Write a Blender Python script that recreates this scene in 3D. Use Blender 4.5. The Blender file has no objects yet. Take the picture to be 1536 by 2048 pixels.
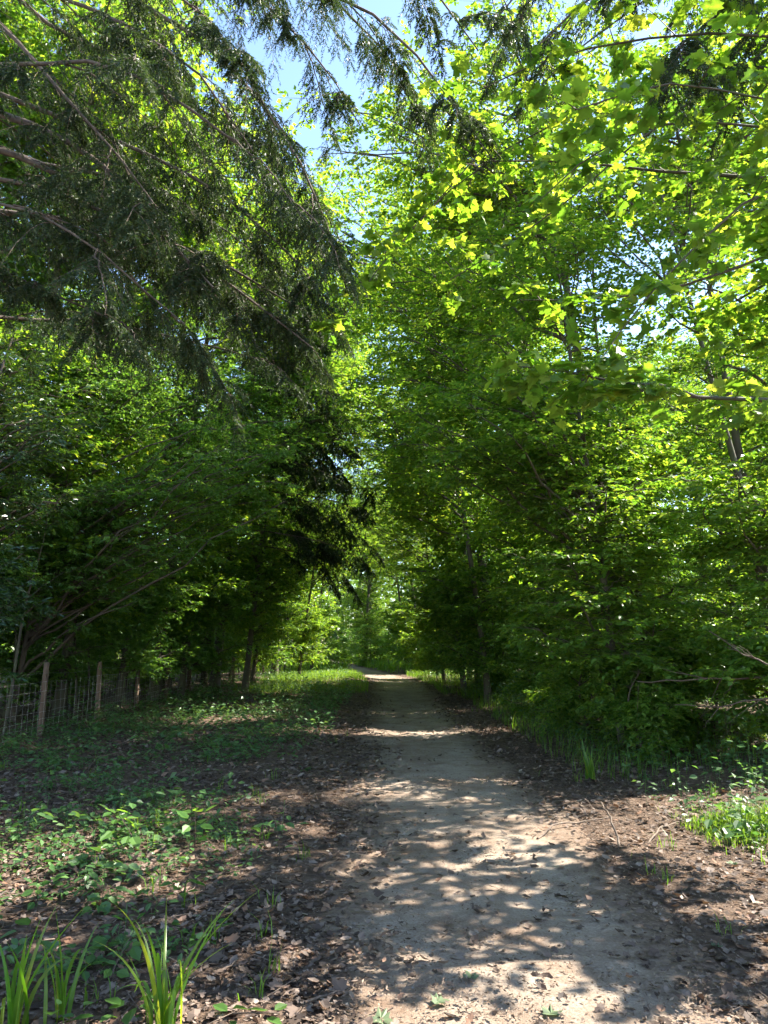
import bpy, math
import numpy as np
from mathutils import Vector, Matrix

SC = bpy.context.scene
COL = SC.collection

# ------------------------------------------------------------------ camera, sky, sun, exposure
F_PX = 1420.0                      # focal length in pixels of the 1536 x 2048 frame
EYE = 1.6
PITCH = math.atan(266.0 / F_PX)    # eye level sits at row 1290
cam_d = bpy.data.cameras.new('camera')
cam_d.sensor_fit = 'VERTICAL'
cam_d.sensor_height = 24.0
cam_d.lens = 24.0 * F_PX / 2048.0
cam_d.clip_start = 0.05
cam_d.clip_end = 3000
cam = bpy.data.objects.new('camera', cam_d)
cam.location = (0, 0, EYE)
cam.rotation_euler = (math.pi / 2 + PITCH, 0, 0)
COL.objects.link(cam)
SC.camera = cam

SUN_AZ, SUN_EL = math.radians(70), math.radians(45)     # azimuth from the view direction towards the right
world = bpy.data.worlds.new('World')
SC.world = world
world.use_nodes = True
wn = world.node_tree
sky = wn.nodes.new('ShaderNodeTexSky')
sky.sky_type = 'NISHITA'
sky.sun_disc = False
sky.sun_elevation = SUN_EL
sky.sun_rotation = SUN_AZ
sky.air_density = 1.0
sky.dust_density = 0.2
wn.links.new(sky.outputs[0], wn.nodes['Background'].inputs[0])
wn.nodes['Background'].inputs[1].default_value = 0.095

sun_d = bpy.data.lights.new('sun', 'SUN')
sun_d.energy = 5.0
sun_d.angle = math.radians(0.53)
sun_d.color = (1.0, 0.93, 0.82)
sun = bpy.data.objects.new('sun', sun_d)
SV = Vector((math.sin(SUN_AZ) * math.cos(SUN_EL), math.cos(SUN_AZ) * math.cos(SUN_EL), math.sin(SUN_EL)))
sun.rotation_euler = SV.to_track_quat('Z', 'Y').to_euler()
sun.location = (20, 20, 40)
COL.objects.link(sun)

SC.view_settings.view_transform = 'Standard'
SC.view_settings.look = 'None'
SC.view_settings.gamma = 1.0
SC.view_settings.use_curve_mapping = False
SC.view_settings.exposure = 2.45
SC.render.engine = 'CYCLES'
cy = SC.cycles
cy.max_bounces = 6
cy.diffuse_bounces = 3
cy.transmission_bounces = 5
cy.glossy_bounces = 2
cy.sample_clamp_indirect = 6.0
cy.use_adaptive_sampling = True
cy.adaptive_threshold = 0.04
cy.use_denoising = True
try:
    cy.denoiser = 'OPENIMAGEDENOISE'
    cy.denoising_input_passes = 'RGB_ALBEDO_NORMAL'
    cy.denoising_prefilter = 'ACCURATE'
except Exception:
    pass

# ------------------------------------------------------------------ helpers
CP, SP = math.cos(PITCH), math.sin(PITCH)


def pix(px, py, Y):
    """world point at depth Y along the view direction of a photograph pixel"""
    u, v = (px - 768) / F_PX, (1024 - py) / F_PX
    y, z = CP - v * SP, SP + v * CP
    k = Y / y
    return np.array([u * k, Y, EYE + z * k])


def ground_pix(px, py):
    u, v = (px - 768) / F_PX, (1024 - py) / F_PX
    y, z = CP - v * SP, SP + v * CP
    k = -EYE / z
    return np.array([u * k, y * k, 0.0])


def project(P):
    d = P - np.array([0, 0, EYE])
    zc = d[:, 1] * CP + d[:, 2] * SP
    yc = -d[:, 1] * SP + d[:, 2] * CP
    zc = np.where(zc < 0.05, 0.05, zc)
    return 768 + F_PX * d[:, 0] / zc, 1024 - F_PX * yc / zc, zc


def norm(v):
    return v / np.maximum(np.linalg.norm(v, axis=-1, keepdims=True), 1e-9)


def sstep(a, b, x):
    t = np.clip((x - a) / (b - a), 0, 1)
    return t * t * (3 - 2 * t)


def vnoise(x, y, scale=1.0, seed=0):
    x = np.asarray(x, float) / scale + 1000.0
    y = np.asarray(y, float) / scale + 1000.0
    xi, yi = np.floor(x).astype(np.int64), np.floor(y).astype(np.int64)
    fx, fy = x - xi, y - yi
    fx, fy = fx * fx * (3 - 2 * fx), fy * fy * (3 - 2 * fy)

    def h(a, b):
        n = (a * 374761393 + b * 668265263 + seed * 974634777) & 0x7fffffff
        n = ((n ^ (n >> 13)) * 1274126177) & 0x7fffffff
        return ((n ^ (n >> 16)) & 0xffff) / 65535.0
    return (h(xi, yi) * (1 - fx) + h(xi + 1, yi) * fx) * (1 - fy) + (h(xi, yi + 1) * (1 - fx) + h(xi + 1, yi + 1) * fx) * fy


class Geo:
    """collects faces of several materials and becomes one mesh"""

    def __init__(self):
        self.v, self.f, self.n = [], [], 0

    def add(self, verts, faces, mat=0, smooth=False):
        verts = np.asarray(verts, np.float32).reshape(-1, 3)
        faces = np.asarray(faces, np.int64)
        self.v.append(verts)
        self.f.append((faces + self.n, mat, smooth))
        self.n += len(verts)
        return self

    def mesh(self, name, mats):
        me = bpy.data.meshes.new(name)
        co = np.concatenate(self.v)
        me.vertices.add(len(co))
        me.vertices.foreach_set('co', co.ravel())
        loops = np.concatenate([f.ravel() for f, _, _ in self.f]).astype(np.int32)
        tot = np.concatenate([np.full(len(f), f.shape[1], np.int32) for f, _, _ in self.f])
        mi = np.concatenate([np.full(len(f), m, np.int32) for f, m, _ in self.f])
        sm = np.concatenate([np.full(len(f), s, bool) for f, _, s in self.f])
        start = np.concatenate([[0], np.cumsum(tot)[:-1]]).astype(np.int32)
        me.loops.add(len(loops))
        me.loops.foreach_set('vertex_index', loops)
        me.polygons.add(len(tot))
        me.polygons.foreach_set('loop_start', start)
        me.polygons.foreach_set('material_index', mi)
        me.polygons.foreach_set('use_smooth', sm)
        for m in mats:
            me.materials.append(m)
        me.update(calc_edges=True)
        return me


def tubes(P, R, sides):
    """P (n,k,3), R (n,k) -> verts, quads"""
    P = np.asarray(P, float)
    R = np.asarray(R, float)
    n, k, _ = P.shape
    T = norm(np.gradient(P, axis=1))
    mean = norm(T.mean(1))
    ref = np.where(np.abs(mean[:, 2:3]) > 0.75, np.array([[1.0, 0.13, 0]]), np.array([[0.0, 0.1, 1.0]]))
    A = norm(np.cross(T, ref[:, None, :]))
    B = np.cross(T, A)
    a = np.arange(sides) * 2 * np.pi / sides
    V = P[:, :, None, :] + R[:, :, None, None] * (A[:, :, None, :] * np.cos(a)[None, None, :, None] + B[:, :, None, :] * np.sin(a)[None, None, :, None])
    i = np.arange(n)[:, None, None] * k * sides
    j = np.arange(k - 1)[None, :, None] * sides
    s = np.arange(sides)[None, None, :]
    s2 = (s + 1) % sides
    q = np.stack([i + j + s, i + j + s2, i + j + sides + s2, i + j + sides + s], -1).reshape(-1, 4)
    return V.reshape(-1, 3), q


def inst(tv, tf, P, X, N, S):
    """copies of a template leaf (length along x, normal z) at P with axes X, N and size S"""
    tv = np.asarray(tv, float)
    tf = np.asarray(tf)
    X = norm(X)
    Y = norm(np.cross(N, X))
    Z = np.cross(X, Y)
    V = P[:, None, :] + S[:, None, None] * (tv[None, :, 0:1] * X[:, None, :] + tv[None, :, 1:2] * Y[:, None, :] + tv[None, :, 2:3] * Z[:, None, :])
    Fc = tf[None, :, :] + (np.arange(len(P)) * len(tv))[:, None, None]
    return V.reshape(-1, 3), Fc.reshape(-1, tf.shape[1])


KITE = ([(0, 0, 0), (.42, -.31, .06), (1, 0, -.04), (.42, .31, .06)], [(0, 1, 2), (0, 2, 3)])
OVATE = ([(0, 0, 0), (.22, -.25, .05), (.58, -.3, .05), (1, 0, -.07), (.58, .3, .05), (.22, .25, .05)], [(0, 1, 2, 3), (0, 3, 4, 5)])
LANCE = ([(0, 0, 0), (.25, -.15, .04), (.65, -.16, .03), (1, 0, -.1), (.65, .16, .03), (.25, .15, .04)], [(0, 1, 2, 3), (0, 3, 4, 5)])
_o = [(0, 0), (-.04, .2), (-.12, .42), (.10, .37), (.24, .64), (.36, .44), (.52, .52), (.58, .32), (.64, .19), (.82, .18), (1, 0)]
_out = _o + [(x, -y) for x, y in _o[-2:0:-1]]
MAPLE = ([(.33, 0, .0)] + [(x, y, .05 * abs(y) * 2 - .10 * x * x) for x, y in _out], [(0, i + 1, (i + 1) % len(_out) + 1) for i in range(len(_out))][::-1])
_d = [(0, 0), (.15, .16), (.3, .12), (.45, .3), (.6, .16), (.75, .26), (.85, .1), (1, 0)]
_do = _d + [(x, -y) for x, y in _d[-2:0:-1]]
OAK = ([(.5, 0, 0)] + [(x, y, .35 * y * y + .2 * (x - .5) ** 2 * 2) for x, y in _do], [(0, i + 1, (i + 1) % len(_do) + 1) for i in range(len(_do))][::-1])
CURL = ([(0, 0, .1), (.3, -.3, .14), (.72, -.26, .1), (1, 0, .18), (.72, .26, .12), (.3, .3, .1), (.5, 0, -.02)], [(0, 1, 6), (1, 2, 6), (2, 3, 6), (3, 4, 6), (4, 5, 6), (5, 0, 6)])
LEAVES = {'kite': KITE, 'ovate': OVATE, 'lance': LANCE, 'maple': MAPLE}

USED = {}


def link(name, data, parent=None, loc=None):
    o = bpy.data.objects.new(name, data)
    COL.objects.link(o)
    if parent is not None:
        o.parent = parent
    if loc is not None:
        o.location = loc
    return o


def tag(o, label=None, cat=None, group=None, kind=None):
    if label:
        o['label'] = label
    if cat:
        o['category'] = cat
    if group:
        o['group'] = group
    if kind:
        o['kind'] = kind
    return o


def thing(name, label, cat, loc, group=None):
    return tag(link(name, None, None, tuple(float(c) for c in loc)), label, cat, group)


# ------------------------------------------------------------------ materials
def new_mat(name):
    m = bpy.data.materials.new(name)
    m.use_nodes = True
    nt = m.node_tree
    nt.nodes.clear()
    out = nt.nodes.new('ShaderNodeOutputMaterial')
    return m, nt, out


def island_random(nt):
    g = nt.nodes.new('ShaderNodeNewGeometry')
    oi = nt.nodes.new('ShaderNodeObjectInfo')
    a = nt.nodes.new('ShaderNodeMath'); a.operation = 'ADD'
    nt.links.new(g.outputs['Random Per Island'], a.inputs[0])
    nt.links.new(oi.outputs['Random'], a.inputs[1])
    f = nt.nodes.new('ShaderNodeMath'); f.operation = 'FRACT'
    nt.links.new(a.outputs[0], f.inputs[0])
    return f.outputs[0]


def ramp(nt, fac, stops):
    r = nt.nodes.new('ShaderNodeValToRGB')
    el = r.color_ramp.elements
    while len(el) < len(stops):
        el.new(0.5)
    for e, (p, c) in zip(el, stops):
        e.position = p
        e.color = (*c, 1)
    nt.links.new(fac, r.inputs[0])
    return r.outputs[0]


def leaf_mat(name, refl, trans, tfac=0.45, rough=0.45, spec=0.4):
    m, nt, out = new_mat(name)
    rnd = island_random(nt)
    p = nt.nodes.new('ShaderNodeBsdfPrincipled')
    p.inputs['Roughness'].default_value = rough
    p.inputs['Specular IOR Level'].default_value = spec
    nt.links.new(ramp(nt, rnd, refl), p.inputs['Base Color'])
    t = nt.nodes.new('ShaderNodeBsdfTranslucent')
    nt.links.new(ramp(nt, rnd, trans), t.inputs[0])
    mx = nt.nodes.new('ShaderNodeMixShader')
    mx.inputs[0].default_value = tfac
    nt.links.new(p.outputs[0], mx.inputs[1])
    nt.links.new(t.outputs[0], mx.inputs[2])
    nt.links.new(mx.outputs[0], out.inputs[0])
    return m


def noise(nt, scale, detail=6, rough=.6, vec=None, dist=0.0):
    n = nt.nodes.new('ShaderNodeTexNoise')
    n.inputs['Scale'].default_value = scale
    n.inputs['Detail'].default_value = detail
    n.inputs['Roughness'].default_value = rough
    n.inputs['Distortion'].default_value = dist
    if vec is not None:
        nt.links.new(vec, n.inputs['Vector'])
    return n.outputs['Fac']


def mixc(nt, fac, a, b):
    mx = nt.nodes.new('ShaderNodeMix')
    mx.data_type = 'RGBA'
    nt.links.new(fac, mx.inputs[0])
    for s, i in ((a, 6), (b, 7)):
        if isinstance(s, tuple):
            mx.inputs[i].default_value = (*s, 1)
        else:
            nt.links.new(s, mx.inputs[i])
    return mx.outputs[2]


def solid_mat(name, stops, scale, rough=.85, bump=.4, bscale=None, stretch=None, metallic=0, spec=.3, dist=.01):
    m, nt, out = new_mat(name)
    tc = nt.nodes.new('ShaderNodeTexCoord')
    vec = tc.outputs['Object']
    if stretch:
        mp = nt.nodes.new('ShaderNodeMapping')
        mp.inputs['Scale'].default_value = stretch
        nt.links.new(vec, mp.inputs[0])
        vec = mp.outputs[0]
    p = nt.nodes.new('ShaderNodeBsdfPrincipled')
    p.inputs['Roughness'].default_value = rough
    p.inputs['Metallic'].default_value = metallic
    p.inputs['Specular IOR Level'].default_value = spec
    nf = noise(nt, scale, 8, .65, vec)
    nt.links.new(ramp(nt, nf, stops), p.inputs['Base Color'])
    if bump:
        b = nt.nodes.new('ShaderNodeBump')
        b.inputs['Strength'].default_value = bump
        b.inputs['Distance'].default_value = dist
        nt.links.new(noise(nt, bscale or scale * 3, 6, .7, vec), b.inputs['Height'])
        nt.links.new(b.outputs[0], p.inputs['Normal'])
    nt.links.new(p.outputs[0], out.inputs[0])
    return m


M = {}
M['beech'] = leaf_mat('beech_leaf', [(0, (.06, .13, .02)), (.5, (.085, .17, .028)), (1, (.12, .21, .04))],
                      [(0, (.09, .22, .015)), (.45, (.20, .38, .02)), (.8, (.32, .48, .025)), (1, (.46, .55, .035))], .5, .4, .45)
M['maple'] = leaf_mat('maple_leaf', [(0, (.07, .15, .022)), (1, (.11, .20, .035))],
                      [(0, (.12, .27, .015)), (.45, (.24, .42, .02)), (.8, (.38, .52, .03)), (1, (.50, .56, .04))], .55, .42, .45)
M['hazel'] = leaf_mat('hazel_leaf', [(0, (.055, .13, .028)), (1, (.09, .18, .045))],
                      [(0, (.13, .31, .025)), (1, (.28, .46, .035))], .45, .36, .5)
M['laurel'] = leaf_mat('laurel_leaf', [(0, (.015, .045, .012)), (1, (.035, .075, .02))],
                       [(0, (.06, .14, .01)), (1, (.12, .22, .02))], .18, .3, .6)
M['needle'] = leaf_mat('conifer_needle', [(0, (.013, .027, .010)), (.75, (.025, .044, .016)), (1, (.08, .08, .04))],
                       [(0, (.05, .10, .018)), (1, (.10, .16, .025))], .22, .5, .22)
M['herb'] = leaf_mat('herb_leaf', [(0, (.04, .095, .03)), (.7, (.06, .13, .04)), (1, (.10, .18, .06))],
                     [(0, (.09, .22, .03)), (1, (.20, .34, .05))], .35, .4, .5)
M['grass'] = leaf_mat('grass_blade', [(0, (.04, .10, .015)), (1, (.09, .16, .03))],
                      [(0, (.14, .32, .012)), (1, (.34, .48, .03))], .5, .45, .4)
M['iris'] = leaf_mat('iris_blade', [(0, (.05, .13, .02)), (1, (.09, .17, .03))],
                     [(0, (.16, .38, .012)), (.8, (.34, .5, .02)), (1, (.5, .46, .03))], .5, .38, .5)
M['fallen'] = leaf_mat('fallen_green_leaf', [(0, (.08, .12, .06)), (1, (.13, .17, .09))], [(0, (.10, .16, .04)), (1, (.16, .22, .06))], .25, .55, .35)
M['dead'] = leaf_mat('dead_leaf', [(0, (.028, .02, .016)), (.35, (.07, .049, .037)), (.65, (.135, .098, .077)), (.86, (.21, .165, .135)), (.96, (.19, .10, .06)), (1, (.31, .265, .22))],
                     [(0, (.12, .06, .03)), (1, (.25, .14, .06))], .15, .7, .25)
M['chaff'] = leaf_mat('path_debris', [(0, (.07, .045, .03)), (.5, (.16, .11, .075)), (1, (.30, .23, .17))],
                      [(0, (.1, .06, .03)), (1, (.2, .12, .06))], .1, .8, .2)
M['bark'] = solid_mat('bark', [(.25, (.05, .038, .03)), (.55, (.11, .085, .065)), (.8, (.2, .165, .13))], 14, .9, .9, 30, (1, 1, .3))
M['beech_bark'] = solid_mat('smooth_bark', [(.25, (.04, .032, .024)), (.45, (.085, .068, .05)), (.58, (.075, .08, .045)), (.8, (.18, .15, .115))], 9, .8, .5, 26, (1, 1, .5))
M['twig'] = solid_mat('twig_bark', [(.3, (.05, .035, .026)), (.7, (.12, .085, .06))], 20, .8, 0)
M['deadwood'] = solid_mat('dead_wood', [(.25, (.07, .05, .038)), (.6, (.16, .12, .09)), (.85, (.28, .23, .18))], 18, .85, .6, 40, (1, 1, .5))
M['post'] = solid_mat('weathered_post', [(.25, (.07, .045, .03)), (.55, (.14, .092, .064)), (.85, (.24, .18, .13))], 10, .85, .6, 40, (1, 1, .12))
M['wire'] = solid_mat('galvanised_wire', [(.3, (.22, .21, .20)), (.7, (.40, .39, .38))], 30, .45, 0, metallic=.7, spec=.5)
M['stone'] = solid_mat('pebble', [(.3, (.12, .11, .10)), (.6, (.24, .22, .19)), (.8, (.36, .33, .29))], 3, .8, 0)
M['pole'] = solid_mat('galvanised_pole', [(.3, (.30, .32, .34)), (.7, (.42, .44, .46))], 6, .5, 0, metallic=.4)


def floor_mat():
    m, nt, out = new_mat('forest_soil')
    tc = nt.nodes.new('ShaderNodeTexCoord').outputs['Object']
    p = nt.nodes.new('ShaderNodeBsdfPrincipled')
    p.inputs['Roughness'].default_value = .95
    p.inputs['Specular IOR Level'].default_value = .15
    fine = ramp(nt, noise(nt, 34, 8, .7, tc), [(.3, (.045, .03, .021)), (.5, (.11, .072, .05)), (.66, (.20, .14, .10)), (.8, (.29, .23, .17))])
    coarse = ramp(nt, noise(nt, .7, 4, .6, tc), [(.35, (.05, .035, .024)), (.65, (.14, .095, .065))])
    wv = nt.nodes.new('ShaderNodeTexNoise'); wv.inputs['Scale'].default_value = 9; wv.inputs['Detail'].default_value = 4
    nt.links.new(tc, wv.inputs['Vector'])
    va = nt.nodes.new('ShaderNodeVectorMath'); va.operation = 'MULTIPLY_ADD'
    va.inputs[1].default_value = (.12, .12, .12)
    nt.links.new(wv.outputs['Color'], va.inputs[0]); nt.links.new(tc, va.inputs[2])
    vo = nt.nodes.new('ShaderNodeTexVoronoi'); vo.inputs['Scale'].default_value = 22
    nt.links.new(va.outputs[0], vo.inputs['Vector'])
    sx = nt.nodes.new('ShaderNodeSeparateColor'); nt.links.new(vo.outputs['Color'], sx.inputs[0])
    mat_ = ramp(nt, sx.outputs[0], [(0, (.03, .02, .014)), (.4, (.075, .048, .034)), (.75, (.14, .095, .07)), (1, (.23, .17, .13))])
    half = nt.nodes.new('ShaderNodeMix'); half.data_type = 'RGBA'; half.inputs[0].default_value = .6
    nt.links.new(fine, half.inputs[6]); nt.links.new(mat_, half.inputs[7])
    fine = half.outputs[2]
    mx = nt.nodes.new('ShaderNodeMix'); mx.data_type = 'RGBA'
    mx.inputs[0].default_value = .3
    nt.links.new(fine, mx.inputs[6]); nt.links.new(coarse, mx.inputs[7])
    nt.links.new(mx.outputs[2], p.inputs['Base Color'])
    b = nt.nodes.new('ShaderNodeBump'); b.inputs['Strength'].default_value = .9; b.inputs['Distance'].default_value = .03
    nt.links.new(noise(nt, 40, 8, .75, tc), b.inputs['Height'])
    nt.links.new(b.outputs[0], p.inputs['Normal'])
    nt.links.new(p.outputs[0], out.inputs[0])
    return m


def path_mat():
    m, nt, out = new_mat('sandy_path')
    tc = nt.nodes.new('ShaderNodeTexCoord').outputs['Object']
    p = nt.nodes.new('ShaderNodeBsdfPrincipled')
    p.inputs['Roughness'].default_value = .9
    p.inputs['Specular IOR Level'].default_value = .2
    sand = ramp(nt, noise(nt, 60, 10, .75, tc), [(.3, (.155, .12, .09)), (.5, (.275, .222, .172)), (.72, (.39, .33, .262))])
    chaff = ramp(nt, noise(nt, 85, 8, .75, tc), [(.32, (.07, .043, .028)), (.52, (.16, .105, .07)), (.72, (.28, .205, .145))])
    mask = ramp(nt, noise(nt, 1.3, 12, .8, tc, .3), [(.40, (0, 0, 0)), (.62, (1, 1, 1))])
    soil = ramp(nt, noise(nt, 34, 8, .7, tc), [(.3, (.05, .033, .023)), (.5, (.11, .073, .05)), (.66, (.20, .14, .10)), (.8, (.29, .23, .17))])
    at = nt.nodes.new('ShaderNodeAttribute'); at.attribute_name = 'margin'
    ad = nt.nodes.new('ShaderNodeMath'); ad.operation = 'MULTIPLY_ADD'
    ad.inputs[1].default_value = .9
    nt.links.new(noise(nt, 3.2, 8, .75, tc, .4), ad.inputs[0])
    nt.links.new(at.outputs['Fac'], ad.inputs[2])
    mr = nt.nodes.new('ShaderNodeMapRange')
    mr.inputs[1].default_value = .92; mr.inputs[2].default_value = 1.28
    nt.links.new(ad.outputs[0], mr.inputs[0])
    nt.links.new(mixc(nt, mr.outputs[0], mixc(nt, mask, sand, chaff), soil), p.inputs['Base Color'])
    b = nt.nodes.new('ShaderNodeBump'); b.inputs['Strength'].default_value = .75; b.inputs['Distance'].default_value = .012
    nt.links.new(noise(nt, 70, 10, .8, tc), b.inputs['Height'])
    nt.links.new(b.outputs[0], p.inputs['Normal'])
    nt.links.new(p.outputs[0], out.inputs[0])
    return m


M['floor'] = floor_mat()
M['path'] = path_mat()


# ------------------------------------------------------------------ ground and path
def cx(y):
    y = np.asarray(y, float)
    a = np.clip(y - 26, 0, 15)
    return 0.68 - .0055 * a * a - .165 * np.clip(y - 41, 0, 60)


def half_w(y):
    return 1.12 + 0 * np.asarray(y, float)


def gh(x, y):
    """surface height before the path is cut in"""
    x, y = np.asarray(x, float), np.asarray(y, float)
    d = x - cx(y)
    far = sstep(1.0, 2.4, np.abs(d))
    z = .05 * (vnoise(x, y, 2.2, 3) - .5) * (.25 + .75 * far)
    z = z + .10 * (vnoise(x, y, 6, 5) - .5) * far
    z = z + .32 * sstep(2.2, 6, d)
    z = z + .16 * np.exp(-((x + 2.2) / 1.6) ** 2 - ((y - 33) / 4) ** 2)
    z = z + 1.2 * sstep(60, 160, y)
    return z


def gh_floor(x, y):
    d = np.abs(x - cx(y))
    return gh(x, y) - .05 * (1 - sstep(.75, 1.35, d)) * (1 - sstep(90, 110, y))


def build_ground():
    a = np.linspace(-1, 1, 171)
    xs = 500 * np.sinh(a * 6.2) / np.sinh(6.2)
    b = np.linspace(0, 1, 200)
    ys = np.concatenate([np.linspace(-120, -4, 12), -3 + 900 * np.sinh(b * 5.6) / np.sinh(5.6)])
    X, Y = np.meshgrid(xs, ys)
    V = np.stack([X, Y, gh_floor(X, Y)], -1)
    ny, nx = X.shape
    i = np.arange(ny - 1)[:, None] * nx + np.arange(nx - 1)[None, :]
    q = np.stack([i, i + 1, i + nx + 1, i + nx], -1).reshape(-1, 4)
    g = Geo().add(V, q, 0, True)
    o = link('ground', g.mesh('ground', [M['floor']]))
    tag(o, kind='structure')
    return o


def build_path():
    ys = np.concatenate([np.linspace(-6, 14, 240), np.linspace(14.2, 40, 160), np.linspace(40.5, 105, 80)])
    s = np.linspace(-1, 1, 41)
    Y, S = np.meshgrid(ys, s, indexing='ij')
    w = half_w(Y) * (1.15 + .35 * (vnoise(Y * 0 + np.sign(S) * 50, Y, 1.1, 8) - .5) + .2 * (vnoise(np.sign(S) * 90, Y, .35, 9) - .5))
    X = cx(Y) + S * w
    z = gh(X, Y) - .052 * sstep(.72, 1.0, np.abs(S)) - .02 * sstep(.0, .6, 1 - np.abs(S)) + .022 * (vnoise(X, Y, .45, 11) - .5) + .010 * (vnoise(X, Y, .13, 12) - .5)
    z = z + .004
    V = np.stack([X, Y, z], -1)
    ny, nx = X.shape
    i = np.arange(ny - 1)[:, None] * nx + np.arange(nx - 1)[None, :]
    q = np.stack([i, i + 1, i + nx + 1, i + nx], -1).reshape(-1, 4)
    me = Geo().add(V, q, 0, True).mesh('path', [M['path']])
    at = me.attributes.new('margin', 'FLOAT', 'POINT')
    at.data.foreach_set('value', np.abs(S).astype(np.float32).ravel())
    o = link('path', me)
    return tag(o, kind='structure')


GROUND = build_ground()
PATH = build_path()


def surf(x, y):
    d = np.abs(x - cx(y))
    return gh(x, y) - .02 * (1 - sstep(.4, 1.0, d)) - .02 * sstep(.8, 1.1, d) * (1 - sstep(1.1, 1.5, d))


# ------------------------------------------------------------------ trees
UP = np.array([0, 0, 1.0])


def at_s(P, s):
    """P (n,k,3), s (n,m) in 0..1 -> points and tangents (n,m,3)"""
    n, k, _ = P.shape
    f = np.clip(s, 0, .9999) * (k - 1)
    i = f.astype(int)
    r = (f - i)[..., None]
    a = P[np.arange(n)[:, None], i]
    b = P[np.arange(n)[:, None], i + 1]
    return a * (1 - r) + b * r, norm(b - a)


def resample(pts, k):
    pts = np.asarray(pts, float)
    seg = np.linalg.norm(np.diff(pts, axis=0), axis=1)
    c = np.concatenate([[0], np.cumsum(seg)])
    t = np.linspace(0, c[-1], 40)
    q = np.stack([np.interp(t, c, pts[:, j]) for j in range(3)], -1)
    ker = np.array([1, 2, 3, 4, 3, 2, 1.0]); ker /= ker.sum()
    pad = np.concatenate([np.repeat(q[:1], 3, 0), q, np.repeat(q[-1:], 3, 0)])
    s = np.stack([np.convolve(pad[:, j], ker, 'valid') for j in range(3)], -1)
    s[0], s[-1] = q[0], q[-1]
    u = np.linspace(0, 39, k)
    return np.stack([np.interp(u, np.arange(40), s[:, j]) for j in range(3)], -1)


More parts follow.
